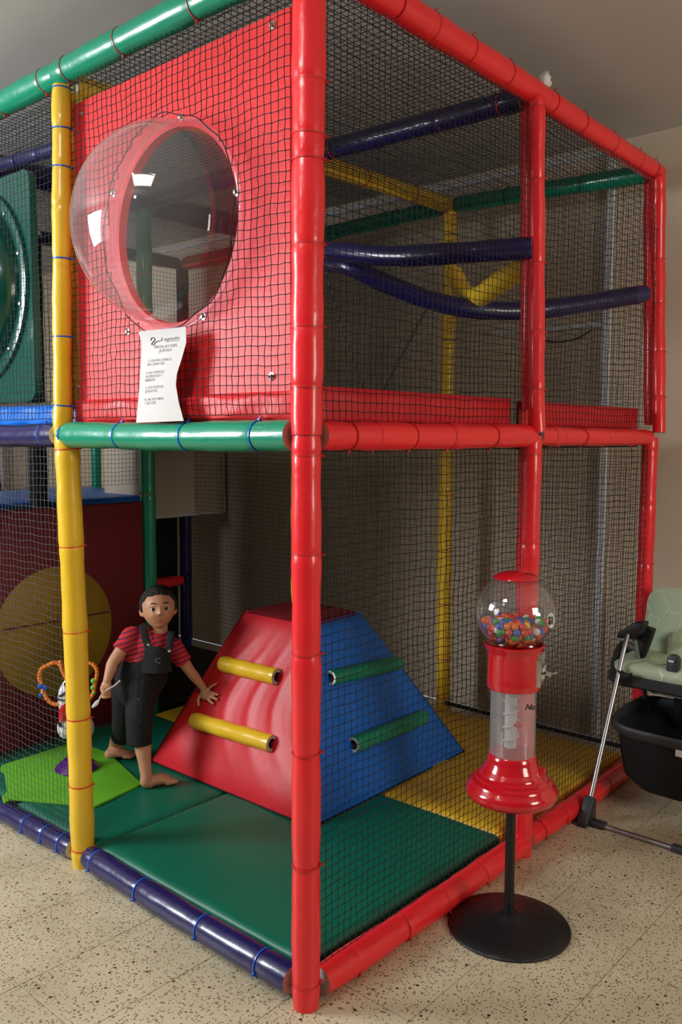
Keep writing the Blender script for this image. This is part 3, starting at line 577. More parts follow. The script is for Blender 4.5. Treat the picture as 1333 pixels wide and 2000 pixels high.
def text_verts(s, size, shear=0.0, bold=.012):
    c = bpy.data.curves.new('t', 'FONT'); c.body = s; c.size = size; c.resolution_u = 2; c.shear = shear; c.offset = bold; o = bpy.data.objects.new('t', c); COL.objects.link(o)
    dg = bpy.context.evaluated_depsgraph_get(); me = bpy.data.meshes.new_from_object(o.evaluated_get(dg)); bpy.data.objects.remove(o)
    vs = [tuple(v.co) for v in me.vertices]; fs = [tuple(p.vertices) for p in me.polygons]; return vs, fs
def ptext(lines, name):
    b = MB()
    for s, u0, v0, su, sv, sh in lines:
        vs, fs = text_verts(s, 1.0, sh, -.004)
        if not vs: continue
        b.add([paper(u0+x*su, v0+y*sv)+np.array((-.0012, 0, 0)) for x, y, z in vs], fs)
    return b.build(name, 'ink', PN, smooth=False)
ptext([('Legado', .42, .875, .15, .05, .4), ('REGLAS DEL', .30, .80, .095, .042, 0), ('JUEGO', .42, .755, .095, .042, 0), ('1.-FAVOR USARLO', .17, .655, .07, .040, 0), ('SIN ZAPATOS', .17, .615, .07, .040, 0),
       ('2.-NO INTROD.', .15, .525, .073, .040, 0), ('ALIMENTOS Y', .15, .485, .073, .040, 0), ('BEBIDAS', .15, .445, .073, .040, 0), ('3.-NO INTROD.', .17, .365, .073, .040, 0), ('JUGUETES', .17, .325, .073, .040, 0),
       ('4.-ALTO MEN.', .16, .235, .08, .040, 0), ('1.20 CM', .16, .195, .08, .040, 0)], 'printed_text')
b = MB(); q = [paper(u, v)+np.array((-.0015, 0, 0)) for u, v in ((.22, .89), (.25, .915), (.30, .915), (.31, .89), (.25, .865), (.24, .845), (.29, .84), (.31, .86), (.36, .875), (.42, .875))]; b.tube(smoothpath(q, 4), .0014, 5)
q = [paper(u, .862)+np.array((-.0013, 0, 0)) for u in (.55, .7, .85)]; b.tube(q, .0005, 4); b.build('emblem', 'ink', PN)

# ------------------------------------------------------------------ gumball machine
G0 = np.array((.744, -.234, 0)); GM = thing('gumball_machine', 'red gumball machine with glass globe on a black pedestal stand', 'gumball machine')
b = MB(); b.lathe([(0, 0), (.203, 0), (.205, .006), (.2, .012), (.15, .022), (.08, .032), (.05, .04), (.035, .05), (.025, .055), (0, .055)], G0, 56); b.build('base_plate', 'blackmetal', GM, label='black round iron foot plate')
b = MB(); b.lathe([(.0165, .05), (.0165, .44)], G0, 20); b.build('pole', 'blackmetal', GM, label='black pole')
b = MB(); b.lathe([(0, .448), (.10, .444), (.13, .451), (.147, .462), (.152, .475), (.151, .487), (.145, .499), (.135, .509), (.133, .516), (.120, .522), (.118, .530), (.107, .536), (.105, .544), (.096, .551), (.093, .560), (.085, .572), (.080, .588), (.078, .602), (.074, .606), (0, .606)], G0, 56)
gb = b.build('spiral_base', 'gloss_red', GM, label='red flared stepped base')
b = MB(); b.lathe([(.0745, .604), (.0745, .83)], G0, 48); b.lathe([(.0725, .604), (.0725, .83)], G0, 48); b.build('clear_column', 'plexi', GM, label='clear plastic column')
b = MB(); b.lathe([(.02, .625), (.02, .82)], G0+np.array((-.005, .005, 0)), 20)
hx = [G0+np.array((.024*math.cos(t)-.005, .024*math.sin(t)+.005, .63+.18*t/(8*math.pi))) for t in np.linspace(0, 8*math.pi, 110)]; b.tube(hx, .0035, 6)
b.build('inner_spiral', M['whiteplastic'], GM, label='white inner column with a clear spiral')
_h = np.array((_f[0], _f[1], 0)); _h /= np.linalg.norm(_h); b = MB(); q = onp(G0, _h, 1006, 1404)-_h*.054; b.lathe([(0, .0), (.015, .0), (.014, .006), (.006, .009), (.0055, .015), (0, .017)], q-np.array((0, 0, .006)), 14); b.build('red_toy', 'gloss_red', GM, label='small red piece inside the clear column')
b = MB(); b.lathe([(0, .828), (.086, .828), (.088, .834), (.087, .85), (.086, .93), (.088, .945), (.092, .956), (.098, .966), (.100, .972), (.095, .975)], G0, 56); b.build('mechanism_housing', 'gloss_red', GM, label='red housing under the globe')
GC = G0+np.array((0, 0, 1.078)); GR = .130
ga = np.linspace(-.93, 1.16, 34)
b = MB(); b.lathe([(GR*math.cos(a), GR*.94*math.sin(a)) for a in ga], GC, 56); b.lathe([((GR-.004)*math.cos(a), (GR-.004)*.94*math.sin(a)) for a in ga], GC, 56); b.build('globe', 'glass', GM, label='clear glass globe')
b = MB(); b.lathe([(0, 1.214), (.03, 1.212), (.055, 1.205), (.072, 1.195), (.074, 1.190), (.07, 1.187), (0, 1.187)], G0, 48); b.build('lid', 'gloss_red', GM, label='red domed lid')
# coin mechanism on the side facing right/front
cd = _r*.93-np.array((_f[0], _f[1], 0))*.38; cd /= np.linalg.norm(cd); sd = np.cross((0, 0, 1), cd); Rm = np.array([cd, sd, (0, 0, 1)]).T
b = MB(); b.box(G0+cd*.083+np.array((0, 0, .888)), (.010, .035, .045), Rm); b.box(G0+cd*.078+np.array((0, 0, .94)), (.018, .03, .013), Rm)
b.lathe([(0, .0), (.028, .0), (.028, .008), (.02, .012), (0, .012)], G0+cd*.092+np.array((0, 0, .885)), 24, cd); cm = b.build('coin_mechanism', 'chrome', GM, smooth=False, bevel=.0015, label='chrome coin plate')
b = MB(); b.lathe([(.009, 0), (.009, .016), (0, .016)], G0+cd*.1+np.array((0, 0, .885)), 14, cd); b.box(G0+cd*.118+np.array((0, 0, .887)), (.006, .021, .008), Rm); b.tube([G0+cd*.115+sd*(-.005)+np.array((0, 0, .887)), G0+cd*.14+sd*(-.012)+np.array((0, 0, .892))], .005, 8); b.build('handle', 'chrome', cm)
b = MB(); b.box(G0+cd*.081+np.array((0, 0, .545)), (.03, .022, .02), Rm); b.build('chute', 'gloss_red', GM, bevel=.006, label='red dispensing chute')
def decal(s, px, py, size, cen, rad, name, m='black', sh=0.0, off=.002, sq=1.0):
    vs, fs = text_verts(s, 1.0, sh, .03); b = MB(); out = []
    for x, y, z in vs:
        X, Yp = px+x*size, py-y*size*sq; d = ray(X, Yp); oc = CP-cen
        if rad[1] is None: A = d[0]**2+d[1]**2; B_ = 2*(oc[0]*d[0]+oc[1]*d[1]); C_ = oc[0]**2+oc[1]**2-(rad[0]+off)**2
        else: A = d @ d; B_ = 2*oc @ d; C_ = oc @ oc-(rad[0]+off)**2
        disc = B_*B_-4*A*C_; t = (-B_-math.sqrt(max(disc, 0)))/(2*A); out.append(CP+d*t)
    b.add(out, fs); return b.build(name, m, GM, smooth=False)
b = MB(); out = []
for k in range(20): 
    a = 2*math.pi*k/20; d = ray(1077+7.5*math.cos(a), 1212+15*math.sin(a)); oc = CP-GC; B_ = 2*oc @ d; C_ = oc @ oc-(GR+.0015)**2; A = d @ d; out.append(CP+d*((-B_-math.sqrt(max(B_*B_-4*A*C_, 0)))/(2*A)))
b.add(out, [tuple(range(20))]); b.build('price_sticker', 'paper', GM, smooth=False, label='round white price sticker')
decal('$1', 1071.5, 1219, 11, GC, (GR, 1), 'price_print', off=.0025, sq=1.9)
decal('Nu', 1026, 1386, 15, G0, (.0745, None), 'lettering', sh=.35, off=.0008, sq=1.0)
# gumballs
cols = [('red', (.68, .02, .02), 9), ('orange', (.85, .16, .015), 8), ('blue', (.01, .12, .55), 6), ('green', (.02, .35, .06), 4), ('white', (.8, .76, .68), 2), ('yellow', (.8, .55, .03), 1)]
pool = [c for c in cols for _ in range(c[2])]; gr = .0120; protos = {}; cen = []
for k in range(5):
    z = .9745+k*.0178; rz = math.sqrt(max(0, (GR-.0045-gr)**2-((z-GC[2])/.94)**2)); 
    if k == 0: rz = min(rz, .078)
    sp = gr*2.04; n = int(rz/sp)+2
    for i in range(-n, n+1):
        for j in range(-n, n+1):
            x = (i+.5*(j % 2)+.5*(k % 2))*sp; y = j*sp*.866+(.577*sp if k % 2 else 0); rd = math.hypot(x, y)
            if rd > rz: continue
            if k < 3 and rd < rz-.036: continue
            if k == 4 and (random.random() < .35 or rd > rz-.01): continue
            cen.append(G0+np.array((x, y, z+random.uniform(-.001, .001))))
for p in cen:
    nm, c_, _ = random.choice(pool)
    if nm not in protos:
        M['gum_'+nm] = mat(nm+'_candy_shell', c_, rough=.25, coat=.5); b = MB(); b.sphere((0, 0, 0), gr, 14, 9); o = b.build('gumball', 'gum_'+nm); protos[nm] = o
    else: o = protos[nm].copy(); COL.objects.link(o)
    o.location = V(p); tag(o, 'small %s gumball in the pile inside the glass globe' % nm, 'gumball', '%s gumballs in the globe' % nm)

# ------------------------------------------------------------------ high chair
HC = thing('high_chair', 'mint green padded baby high chair with black basket at the right edge', 'high chair')
hy, hy2 = -.08, -.66
legp = [(1.655, .012), (1.66, .03), (1.70, .12), (1.849, .42), (1.93, .58), (1.99, .70), (2.03, .76)]
b = MB()
path = [np.array((x, hy, z)) for x, z in legp[::-1]]+[np.array((1.653, hy-.05, .012)), np.array((1.655, -.37, .012)), np.array((1.653, hy2+.05, .012))]+[np.array((x, hy2, z)) for x, z in legp]
b.tube(smoothpath(path, 6), .0105, 12); b.build('front_frame', 'steel', HC, label='grey metal tube frame')
b = MB(); path = [np.array((2.03, hy-.03, .74)), np.array((2.25, hy-.03, .3)), np.array((2.42, hy-.03, .012)), np.array((2.44, -.37, .012)), np.array((2.42, hy2+.03, .012)), np.array((2.25, hy2+.03, .3)), np.array((2.03, hy2+.03, .74))]
b.tube(smoothpath(path, 6), .0105, 12); b.build('rear_frame', 'steel', HC)
for y in (hy, hy2):      # triangular plastic feet
    s = -1 if y == hy else 1; b = MB(); pr = [(1.60, 0), (1.70, 0), (1.70, .10), (1.675, .115), (1.64, .06), (1.605, .02)]
    A = [(x, y+.022, z) for x, z in pr]+[(x, y-.022, z) for x, z in pr]; n = len(pr); b.add(A, [tuple(range(n)), tuple(range(2*n-1, n-1, -1))]+[(j, n+j, n+(j+1) % n, (j+1) % n) for j in range(n)])
    b.box((1.655, y+s*.045, .012), (.022, .04, .013)); b.build('foot', 'grey', HC, bevel=.004)
b = MB(); b.box((1.655, -.475, .013), (.017, .03, .014)); b.build('floor_pad', 'grey', HC, bevel=.004)
def prism(pix, x0, x1, name, m, par, label=None, bev=.008):      # outline traced on plane x=x0, given real depth
    A = [on('x', x0, *p) for p in pix]; B_ = [p+np.array((x1-x0, 0, 0)) for p in A]; n = len(A); b = MB(); b.add(A+B_, [tuple(range(n)), tuple(range(2*n-1, n-1, -1))]+[(j, n+j, n+(j+1) % n, (j+1) % n) for j in range(n)])
    return b.build(name, m, par, bevel=bev, label=label)
M['mint'] = mat('mint_seat_cloth', (.36, .47, .33), rough=.75, bump=.3, bscale=30, var=.12, vscale=16)
def mint_lines():
    m = M['mint']; N = m.node_tree.nodes; L = m.node_tree.links; b = N['Principled BSDF']; g = N.new('ShaderNodeNewGeometry')
    nz = N.new('ShaderNodeTexNoise'); nz.inputs['Scale'].default_value = 9; L.new(g.outputs['Position'], nz.inputs['Vector'])
    s = N.new('ShaderNodeMath'); s.operation = 'SUBTRACT'; L.new(nz.outputs['Fac'], s.inputs[0]); s.inputs[1].default_value = .5
    a = N.new('ShaderNodeMath'); a.operation = 'ABSOLUTE'; L.new(s.outputs[0], a.inputs[0]); l = N.new('ShaderNodeMath'); l.operation = 'LESS_THAN'; L.new(a.outputs[0], l.inputs[0]); l.inputs[1].default_value = .009
    mx = N.new('ShaderNodeMix'); mx.data_type = 'RGBA'; L.new(l.outputs[0], mx.inputs[0]); mx.inputs[6].default_value = (.50, .62, .44, 1); mx.inputs[7].default_value = (.74, .78, .6, 1); L.new(mx.outputs[2], b.inputs['Base Color'])
mint_lines()
yc = -.37
# seat back: rounded padded slab leaning back
def slab(name, c, hw, hh, th, R, m, rc=.07, label=None, par=HC, taper=0.0):
    b = MB(); ol = rr_outline(-hw, hw, -hh, hh, rc, 6); n = len(ol); rings = []
    for k, (t, s_) in enumerate(((-1, .94), (-.6, 1), (.6, 1), (1, .94), (1.25, .6), (1.3, .05))):
        rings.append([np.array(c)+R @ np.array((-th*t*.5, y*s_*(1-taper*(z < 0)*(-z/hh)), z*s_)) for y, z in ol])
    vs = [p for r_ in rings for p in r_]; fs = [(k*n+j, k*n+(j+1) % n, (k+1)*n+(j+1) % n, (k+1)*n+j) for k in range(5) for j in range(n)]+[tuple(range(n)), tuple(5*n+j for j in range(n))]
    b.add(vs, fs); return b.build(name, m, par, label=label)
def Ry(a): c_, s_ = math.cos(a), math.sin(a); return np.array(((c_, 0, s_), (0, 1, 0), (-s_, 0, c_)))
q = on('x', 2.3, 1268, 1190); ztop = on('x', 2.36, 1300, 1146)[2]; yl = on('x', 2.3, 1265, 1200)[1]
hw = abs(yl-yc)*1.0
slab('seat_back', (2.27, yc, ztop-.24), hw, .25, .05, Ry(.22), 'mint', .08, 'mint green patterned seat back', taper=.0)
slab('side_cushion', (2.215, yc+hw*.45, ztop-.30), .04, .12, .03, Ry(.22), 'mint', .03); slab('side_cushion', (2.215, yc-hw*.45, ztop-.30), .04, .12, .03, Ry(.22), 'mint', .03)
zs = on('x', 2.0, 1290, 1330)[2]
slab('seat_cushion', (2.11, yc, zs+.035), hw*1.12, .13, .05, Ry(math.pi/2-.1), 'mint', .06, 'mint green seat cushion')
slab('seat_shell', (2.13, yc, zs-.01), hw*1.22, .16, .05, Ry(math.pi/2-.1), 'grey', .08, 'dark grey plastic seat shell')
b = MB()
p_ = [(2.22, yc+hw*1.1, ztop-.30), (2.18, yc+hw*1.22, zs+.08), (2.08, yc+hw*1.2, zs+.02), (2.0, yc+hw*1.05, zs-.01)]; b.tube(smoothpath(p_, 6), [(.03, .014)]*19, 10); b.build('side_rail', 'grey', HC)
b = MB(); b.tube(smoothpath([(2.22, 2*yc-(yc+hw*1.1), ztop-.30), (2.18, 2*yc-(yc+hw*1.22), zs+.08), (2.08, 2*yc-(yc+hw*1.32), zs+.02), (2.0, 2*yc-(yc+hw*1.2), zs-.01)], 6), [(.03, .014)]*19, 10); b.build('side_rail', 'grey', HC)
prism(((1205, 1238), (1240, 1215), (1258, 1217), (1252, 1240), (1232, 1250), (1205, 1246)), 2.02, 2.09, 'armrest', 'black', HC, 'black plastic armrest')
prism(((1236, 1246), (1255, 1222), (1278, 1230), (1262, 1275), (1250, 1300), (1240, 1280)), 2.09, 2.13, 'armrest_bracket', 'black', HC)
prism(((1202, 1338), (1207, 1308), (1220, 1318), (1232, 1316), (1229, 1330), (1222, 1326), (1210, 1334)), 1.93, 1.96, 'hinge', 'black', HC, bev=.003)
q = on('x', 2.0, 1313, 1306); bk = slab('crotch_post', (2.02, q[1], q[2]+.0), .026, .058, .035, Ry(.1), 'grey', .02, 'dark grey crotch restraint')
b = MB(); b.box((1.988, q[1], q[2]+.035), (.002, .012, .004)); b.build('emblem_plate', 'whiteplastic', bk)
q = on('x', 1.99, 1326, 1352); b = MB(); b.box(q, (.01, .016, .018)); b.build('buckle', mat('pale_blue_plastic', (.22, .36, .6), rough=.4), HC, bevel=.003, label='pale blue strap clip')
# harness straps
b = MB(); b.tube(smoothpath([(2.2, yc+.02, ztop-.2), (2.16, yc+.06, zs+.14), (2.08, yc+.1, zs+.08), (2.04, yc+.16, zs+.07)], 5), [(.014, .002)]*16, 8, side=(0, 1, 0)); b.build('harness_strap', M['mint'], HC)
# basket
BX0, BX1 = 1.80, 2.25; zr = on('x', 1.86, 1200, 1405)[2]; b = MB()
ytop = on('x', 1.84, 1190, 1400)[1]
def bask(t, lv):
    rx, ry = ((.215, .285), (.205, .272), (.185, .245), (.14, .19))[lv]; dz = (0, -.03, -.21, -.265)[lv]
    a = t; x = 2.03+rx*math.copysign(abs(math.cos(a))**.38, math.cos(a)); y = yc+ry*math.copysign(abs(math.sin(a))**.38, math.sin(a)); sag = -.035*(math.cos(a) < 0)*abs(math.cos(a))*1.0
    return np.array((x, y, zr+dz+sag))
n = 40; vs = [bask(2*math.pi*j/n, lv) for lv in range(4) for j in range(n)]+[bask(2*math.pi*j/n, 3)*np.array((1, 1, 1)) for j in range(n)]
b.add(vs, [(k*n+j, k*n+(j+1) % n, (k+1)*n+(j+1) % n, (k+1)*n+j) for k in range(3) for j in range(n)]+[tuple(3*n+j for j in range(n))]); bs = b.build('basket', 'blackfabric', HC, label='black storage basket under the seat')
b = MB(); b.tube([bask(2*math.pi*j/n, 0)+np.array((0, 0, .004)) for j in range(n+1)], [(.026, .011)]*(n+1), 10, caps=False, side=(0, 0, 1)); b.build('rim', 'grey', bs, label='dark grey plastic basket rim')
q = on('x', 1.81, 1330, 1472); b = MB(); b.box((1.815, q[1], q[2]), (.002, .022, .017)); b.build('care_label', 'paper', bs, label='small white label')
b = MB(); b.box((2.22, yc, zs-.13), (.012, .14, .13)); b.build('back_support', 'black', HC, bevel=.004)

# ------------------------------------------------------------------ suction toy
TY = thing('activity_toy', 'baby activity toy with orange bead loops and purple suction base on lime mat', 'toy')
T0 = on('z', .096, 150, 1500); D_t = projd(T0)[2]
b = MB(); b.lathe([(0, 0), (.096, 0), (.1, .005), (.09, .016), (.062, .042), (.034, .056), (.015, .06), (0, .062)], T0, 32); b.build('suction_base', 'purple', TY, label='purple suction base')
tp = lambda x, y, dd=0: dep(x, y, D_t+dd)
b = MB(); b.tube([T0+np.array((0, 0, .05)), tp(146, 1430)], .01, 10); b.build('stem', 'toygreen', TY, label='dark green stem')
b = MB(); b.sphere(tp(128, 1420), (.038, .034, .055), 20, 12, R=np.array([_r, _f, _u]).T); b.sphere(tp(166, 1421), (.044, .036, .055), 20, 12, R=np.array([_r, _f, _u]).T); b.build('body', 'whiteplastic', TY, label='white rounded body')
b = MB(); b.tube(smoothpath([tp(133, 1328), tp(130, 1345), tp(128, 1368), tp(130, 1390), tp(136, 1412)], 4), [.012, .018, .023, .027, .031, .034, .036, .036, .035, .034, .032, .030, .028, .027, .025, .023, .02], 16); b.build('torso', M['whiteplastic'], TY, label='white torso')
b = MB()
for (x0, y0, x1, y1, r_) in ((116, 1360, 130, 1352, .008), (112, 1366, 126, 1368, .006), (112, 1408, 120, 1420, .009), (126, 1334, 130, 1344, .007)): b.tube([tp(x0, y0, -.034), tp(x1, y1, -.04)], r_*.7, 8)
b.build('black_patch', 'black', TY, label='black patches')
b = MB(); b.tube([tp(128, 1374, -.026), tp(124, 1390, -.03), tp(122, 1407, -.028)], [.014, .022, .018], 12); b.build('red_bib', 'gloss_red', TY, label='red bib')
def loop(pix, nm, m, r_=.0112):
    pp = smoothpath([tp(x, y) for x, y in pix], 6); b = MB(); d = np.array(pp)
    for k in range(0, len(pp)-1, 2): b.lathe([(0, -.006), (r_*.7, -.006), (r_, 0), (r_*.7, .006), (0, .006)], pp[k], 10, np.array(pp[min(k+1, len(pp)-1)])-pp[k])
    b.tube(pp, r_*.85, 8); b.build(nm, m, TY)
loop(((120, 1300), (108, 1294), (92, 1300), (80, 1308), (77, 1325), (82, 1338), (85, 1352), (96, 1370), (112, 1376), (122, 1368)), 'bead_loop', 'orange')
loop(((165, 1294), (182, 1298), (190, 1312), (186, 1335), (182, 1355), (172, 1368)), 'bead_loop', 'orange')
loop(((118, 1292), (122, 1310), (130, 1325), (136, 1335)), 'bead_arm', 'orange')
for (x, y, m, r_) in ((80, 1340, 'toyblue', .016), (88, 1343, 'toyblue', .014), (83, 1351, 'toyyellow', .009), (80, 1358, 'toyblue', .012), (183, 1330, 'toygreen', .014), (182, 1343, 'toygreen', .013), (184, 1352, 'toygreen', .011)):
    b = MB(); b.sphere(tp(x, y), r_, 12, 8); b.build('bead', m, TY)

# ------------------------------------------------------------------ things on the far counter
b = MB(); b.box((.95, 5.75, .62), (1.0, .25, .62)); tag(b.build('sideboard', 'wood', smooth=False, bevel=.01), 'dark sideboard under the far window with glassware on it', 'sideboard')
for k in range(9):
    x = .2+k*.17+random.uniform(-.03, .03); hgt = random.uniform(.12, .26); b = MB(); b.lathe([(0, 0), (.035, 0), (.036, hgt*.6), (.014, hgt*.8), (.014, hgt), (0, hgt)], (x, 5.62+random.uniform(-.05, .08), 1.241), 14)
    tag(b.build('bottle', 'glass'), 'clear glass bottle on the far sideboard under the window', 'bottle', 'glass bottles on the far sideboard')
b = MB(); b.grid(lambda u, v: (-.2+2.4*u, 6.14+.03*math.sin(u*70), 1.0+1.55*v), 160, 2); M['curtain'] = mat('beige_curtain', (.6, .48, .3), rough=.9)
_n = M['curtain'].node_tree.nodes; _lk = M['curtain'].node_tree.links; _tr = _n.new('ShaderNodeBsdfTranslucent'); _tr.inputs[0].default_value = (.75, .6, .38, 1); _mx = _n.new('ShaderNodeMixShader')
_lk.new(_n['Principled BSDF'].outputs[0], _mx.inputs[1]); _lk.new(_tr.outputs[0], _mx.inputs[2]); _lk.new(_mx.outputs[0], [n_ for n_ in _n if n_.type == 'OUTPUT_MATERIAL'][0].inputs[0])
tag(b.build('curtain', 'curtain'), 'beige curtain drawn across the far window', 'curtain')
# plastic scrap on top of the play frame
q = dep(1058, 150, projd(M2)[2]); b = MB(); b.sphere(q+np.array((.03, 0, .0)), (.03, .02, .028), 10, 7); 
for i, p in enumerate(b.v): b.v[i] = tuple(np.array(p)+rng.normal(0, .003, 3))
tag(b.build('plastic_bag', 'whiteplastic'), 'crumpled white plastic scrap on the top rail above the middle post', 'plastic scrap')

# ------------------------------------------------------------------ the boy
BOY = thing('person', 'small boy in red striped shirt and black overalls, barefoot, one hand on the climbing block', 'person')
M['skin'] = mat('skin', (.56, .27, .155), rough=.5, var=.06, vscale=14); M['hair'] = mat('black_hair', (.012, .009, .008), rough=.55, bump=.9, bscale=160)
M['lips'] = mat('lips', (.36, .1, .075), rough=.5); M['denim'] = mat('black_denim', (.006, .0065, .008), rough=.85, bump=.5, bscale=70, var=.3, vscale=9)
def shirt_mat():
    m = mat('red_striped_shirt', (.55, .02, .03), rough=.8, bump=.3, bscale=40); N = m.node_tree.nodes; L = m.node_tree.links; b = N['Principled BSDF']
    g = N.new('ShaderNodeNewGeometry'); mp = N.new('ShaderNodeMapping'); mp.inputs['Rotation'].default_value = (0.25, 0.15, 0); L.new(g.outputs['Position'], mp.inputs[0])
    w = N.new('ShaderNodeTexWave'); w.bands_direction = 'Z'; w.inputs['Scale'].default_value = 15; w.inputs['Distortion'].default_value = 1.2; w.inputs['Detail'].default_value = 1; L.new(mp.outputs[0], w.inputs['Vector'])
    r = N.new('ShaderNodeValToRGB'); r.color_ramp.elements[0].position = .12; r.color_ramp.elements[1].position = .3; r.color_ramp.elements[0].color = (.07, .02, .07, 1); r.color_ramp.elements[1].color = (.58, .02, .028, 1)
    L.new(w.outputs['Fac'], r.inputs[0]); L.new(r.outputs[0], b.inputs['Base Color']); return m
M['shirt'] = shirt_mat()
def fuse(mb, voxel, sm, name, m, par, label=None):
    me = bpy.data.meshes.new('tmp'); me.from_pydata(mb.v, [], mb.f); bm = bmesh.new(); bm.from_mesh(me); bmesh.ops.recalc_face_normals(bm, faces=bm.faces); bm.to_mesh(me); bm.free()
    o = bpy.data.objects.new('tmp', me); COL.objects.link(o); r = o.modifiers.new('r', 'REMESH'); r.mode = 'VOXEL'; r.voxel_size = voxel; r.use_smooth_shade = True
    if sm: q = o.modifiers.new('s', 'SMOOTH'); q.iterations = sm; q.factor = .5
    dg = bpy.context.evaluated_depsgraph_get(); me2 = bpy.data.meshes.new_from_object(o.evaluated_get(dg)); bpy.data.objects.remove(o)
    me2.materials.clear(); me2.materials.append(M[m]); me2.polygons.foreach_set('use_smooth', [True]*len(me2.polygons)); me2.name = name
    o2 = bpy.data.objects.new(name, me2); COL.objects.link(o2); o2.parent = par
    if label: o2['label'] = label
    return o2
def limb(mb, pts, rads, k=6, n=16, side=None, end=True):
    P = smoothpath(pts, k); R = []
    for i in range(len(pts)-1):
        for j in range(k):
            t = j/k; a, c = np.atleast_1d(rads[i]), np.atleast_1d(rads[i+1]); R.append(tuple(np.broadcast_to(a*(1-t)+c*t, (2,))))
    R.append(tuple(np.broadcast_to(np.atleast_1d(rads[-1]), (2,)))); mb.tube(P, R, n, side=side)
    mb.sphere(P[0], min(R[0]), 12, 8)
    if end: mb.sphere(P[-1], min(R[-1]), 12, 8)
rr, uu = _r, np.array((0, 0, 1.0)); ff = np.array((_f[0], _f[1], 0)); ff /= np.linalg.norm(ff)     # right, up, away from camera
D0 = 3.95
# joints
neckb, chest, waist, hip = dep(314, 1243, 3.96), dep(296, 1268, 3.97), dep(281, 1308, 3.97), dep(264, 1345, 3.97)
shR, elR, wrR, fiR = dep(258, 1240, 3.94), dep(221, 1294, 3.88), dep(209, 1330, 3.85), dep(207, 1346, 3.845)
shL, elL, wrL = dep(338, 1262, 3.98), dep(370, 1309, 4.02), dep(398, 1344, 4.07)
hipL, knL, anL = dep(275, 1352, 3.93), dep(272, 1402, 3.86), dep(286, 1516, 3.83)
hipR, knR, anR = dep(252, 1350, 4.0), dep(243, 1408, 4.08), dep(222, 1464, 4.24)
body = MB()
limb(body, [neckb+uu*-.02, chest, waist, hip], [(.085, .05), (.098, .062), (.088, .062), (.095, .065)], side=rr)
limb(body, [neckb-uu*.03, neckb, dep(313, 1222, 3.955)], [.05, .034, .034])
limb(body, [chest+uu*.02, shR, lerp(shR, elR, .5), elR, lerp(elR, wrR, .35), wrR], [.04, .037, .031, .0265, .026, .0175])
limb(body, [chest+uu*.0, shL, lerp(shL, elL, .5), elL, lerp(elL, wrL, .35), wrL], [.04, .036, .031, .0255, .025, .0165])
limb(body, [hip, hipL, lerp(hipL, knL, .5), knL, lerp(knL, anL, .3), lerp(knL, anL, .75), anL], [.07, .066, .056, .043, .044, .029, .025])
limb(body, [hip, hipR, lerp(hipR, knR, .5), knR, lerp(knR, anR, .35), anR], [.07, .066, .056, .043, .042, .026])
# feet
def foot(an, heel, toe, fw, zt_):
    heel = np.array(heel); toe = np.array(toe); u = toe-heel; L = np.linalg.norm(u); u /= L; s = np.cross(uu, u); z = np.array((0, 0, zt_))
    limb(body, [an, heel*.45+an*.55, heel+u*.02+uu*.024], [.025, .026, .026])
    limb(body, [heel+u*.018+uu*.024, heel+u*.05+uu*.03, heel+u*.095+uu*.022, heel+u*(L-.02)+uu*.014], [(.026, .022), (.03, .026), (.034, .020), (.036, .013)], side=s)
    for k, (o_, l_, r_) in enumerate(((-.026, .012, .0115), (-.008, .014, .009), (.007, .010, .0085), (.02, .004, .008), (.031, -.004, .0075))):
        o2 = o_*fw; a = heel+u*(L-.035)+s*o2+uu*.013; limb(body, [a, a+u*(.018+l_*.5), a+u*(.03+l_)-uu*.003], [r_, r_, r_*.9], k=3, n=8)
hF, tF = on('z', .085, 284, 1540), on('z', .085, 337, 1528)
foot(anL, hF, tF, 1, .085)
hB, tB = on('z', .088, 207, 1482), on('z', .088, 258, 1479)
foot(anR, hB, tB, -1, .088)
# hand flat on the slope
hp = lambda x, y, o_=.018: onp(PR, nR, x, y)+nR*o_
palm = hp(409, 1357, .03)
limb(body, [wrL, lerp(wrL, palm, .6), palm, hp(415, 1360, .026)], [(.018, .013), (.024, .013), (.029, .012), (.026, .010)], side=np.cross(nR, (hp(415, 1360)-hp(400, 1345))/np.linalg.norm(hp(415, 1360)-hp(400, 1345))))
for pts_, r_ in (([(413, 1350), (421, 1344), (430, 1337)], .0068), ([(416, 1355), (424, 1356), (432.5, 1359)], .0075), ([(415, 1360), (423, 1364), (431, 1368)], .0076), ([(411, 1364), (417, 1370), (423, 1376)], .0074), ([(402, 1358), (397, 1368), (395, 1379)], .0085)):
    P_ = [hp(*pts_[0], .027), hp(*pts_[1], .030), hp(*pts_[2], .0235)]; limb(body, P_, [r_*1.1, r_, r_*.85], k=4, n=10)
# closed right fist
limb(body, [wrR, lerp(wrR, fiR, .6), fiR, fiR-uu*.014], [(.018, .014), (.025, .019), (.027, .021), (.022, .018)], side=rr)
for k in range(4):
    a = fiR+uu*(.012-.0135*k)+rr*.018-ff*.012; limb(body, [a+rr*.002+ff*.0, a-ff*.012-rr*.008, a-ff*.013-rr*.024, a-ff*.002-rr*.030], [.0075, .0078, .0075, .006], k=4, n=10)
limb(body, [fiR+uu*.012+rr*.02, fiR-ff*.022+rr*.012, fiR-ff*.026-uu*.012-rr*.002], [.0095, .0088, .0078], k=4, n=10)
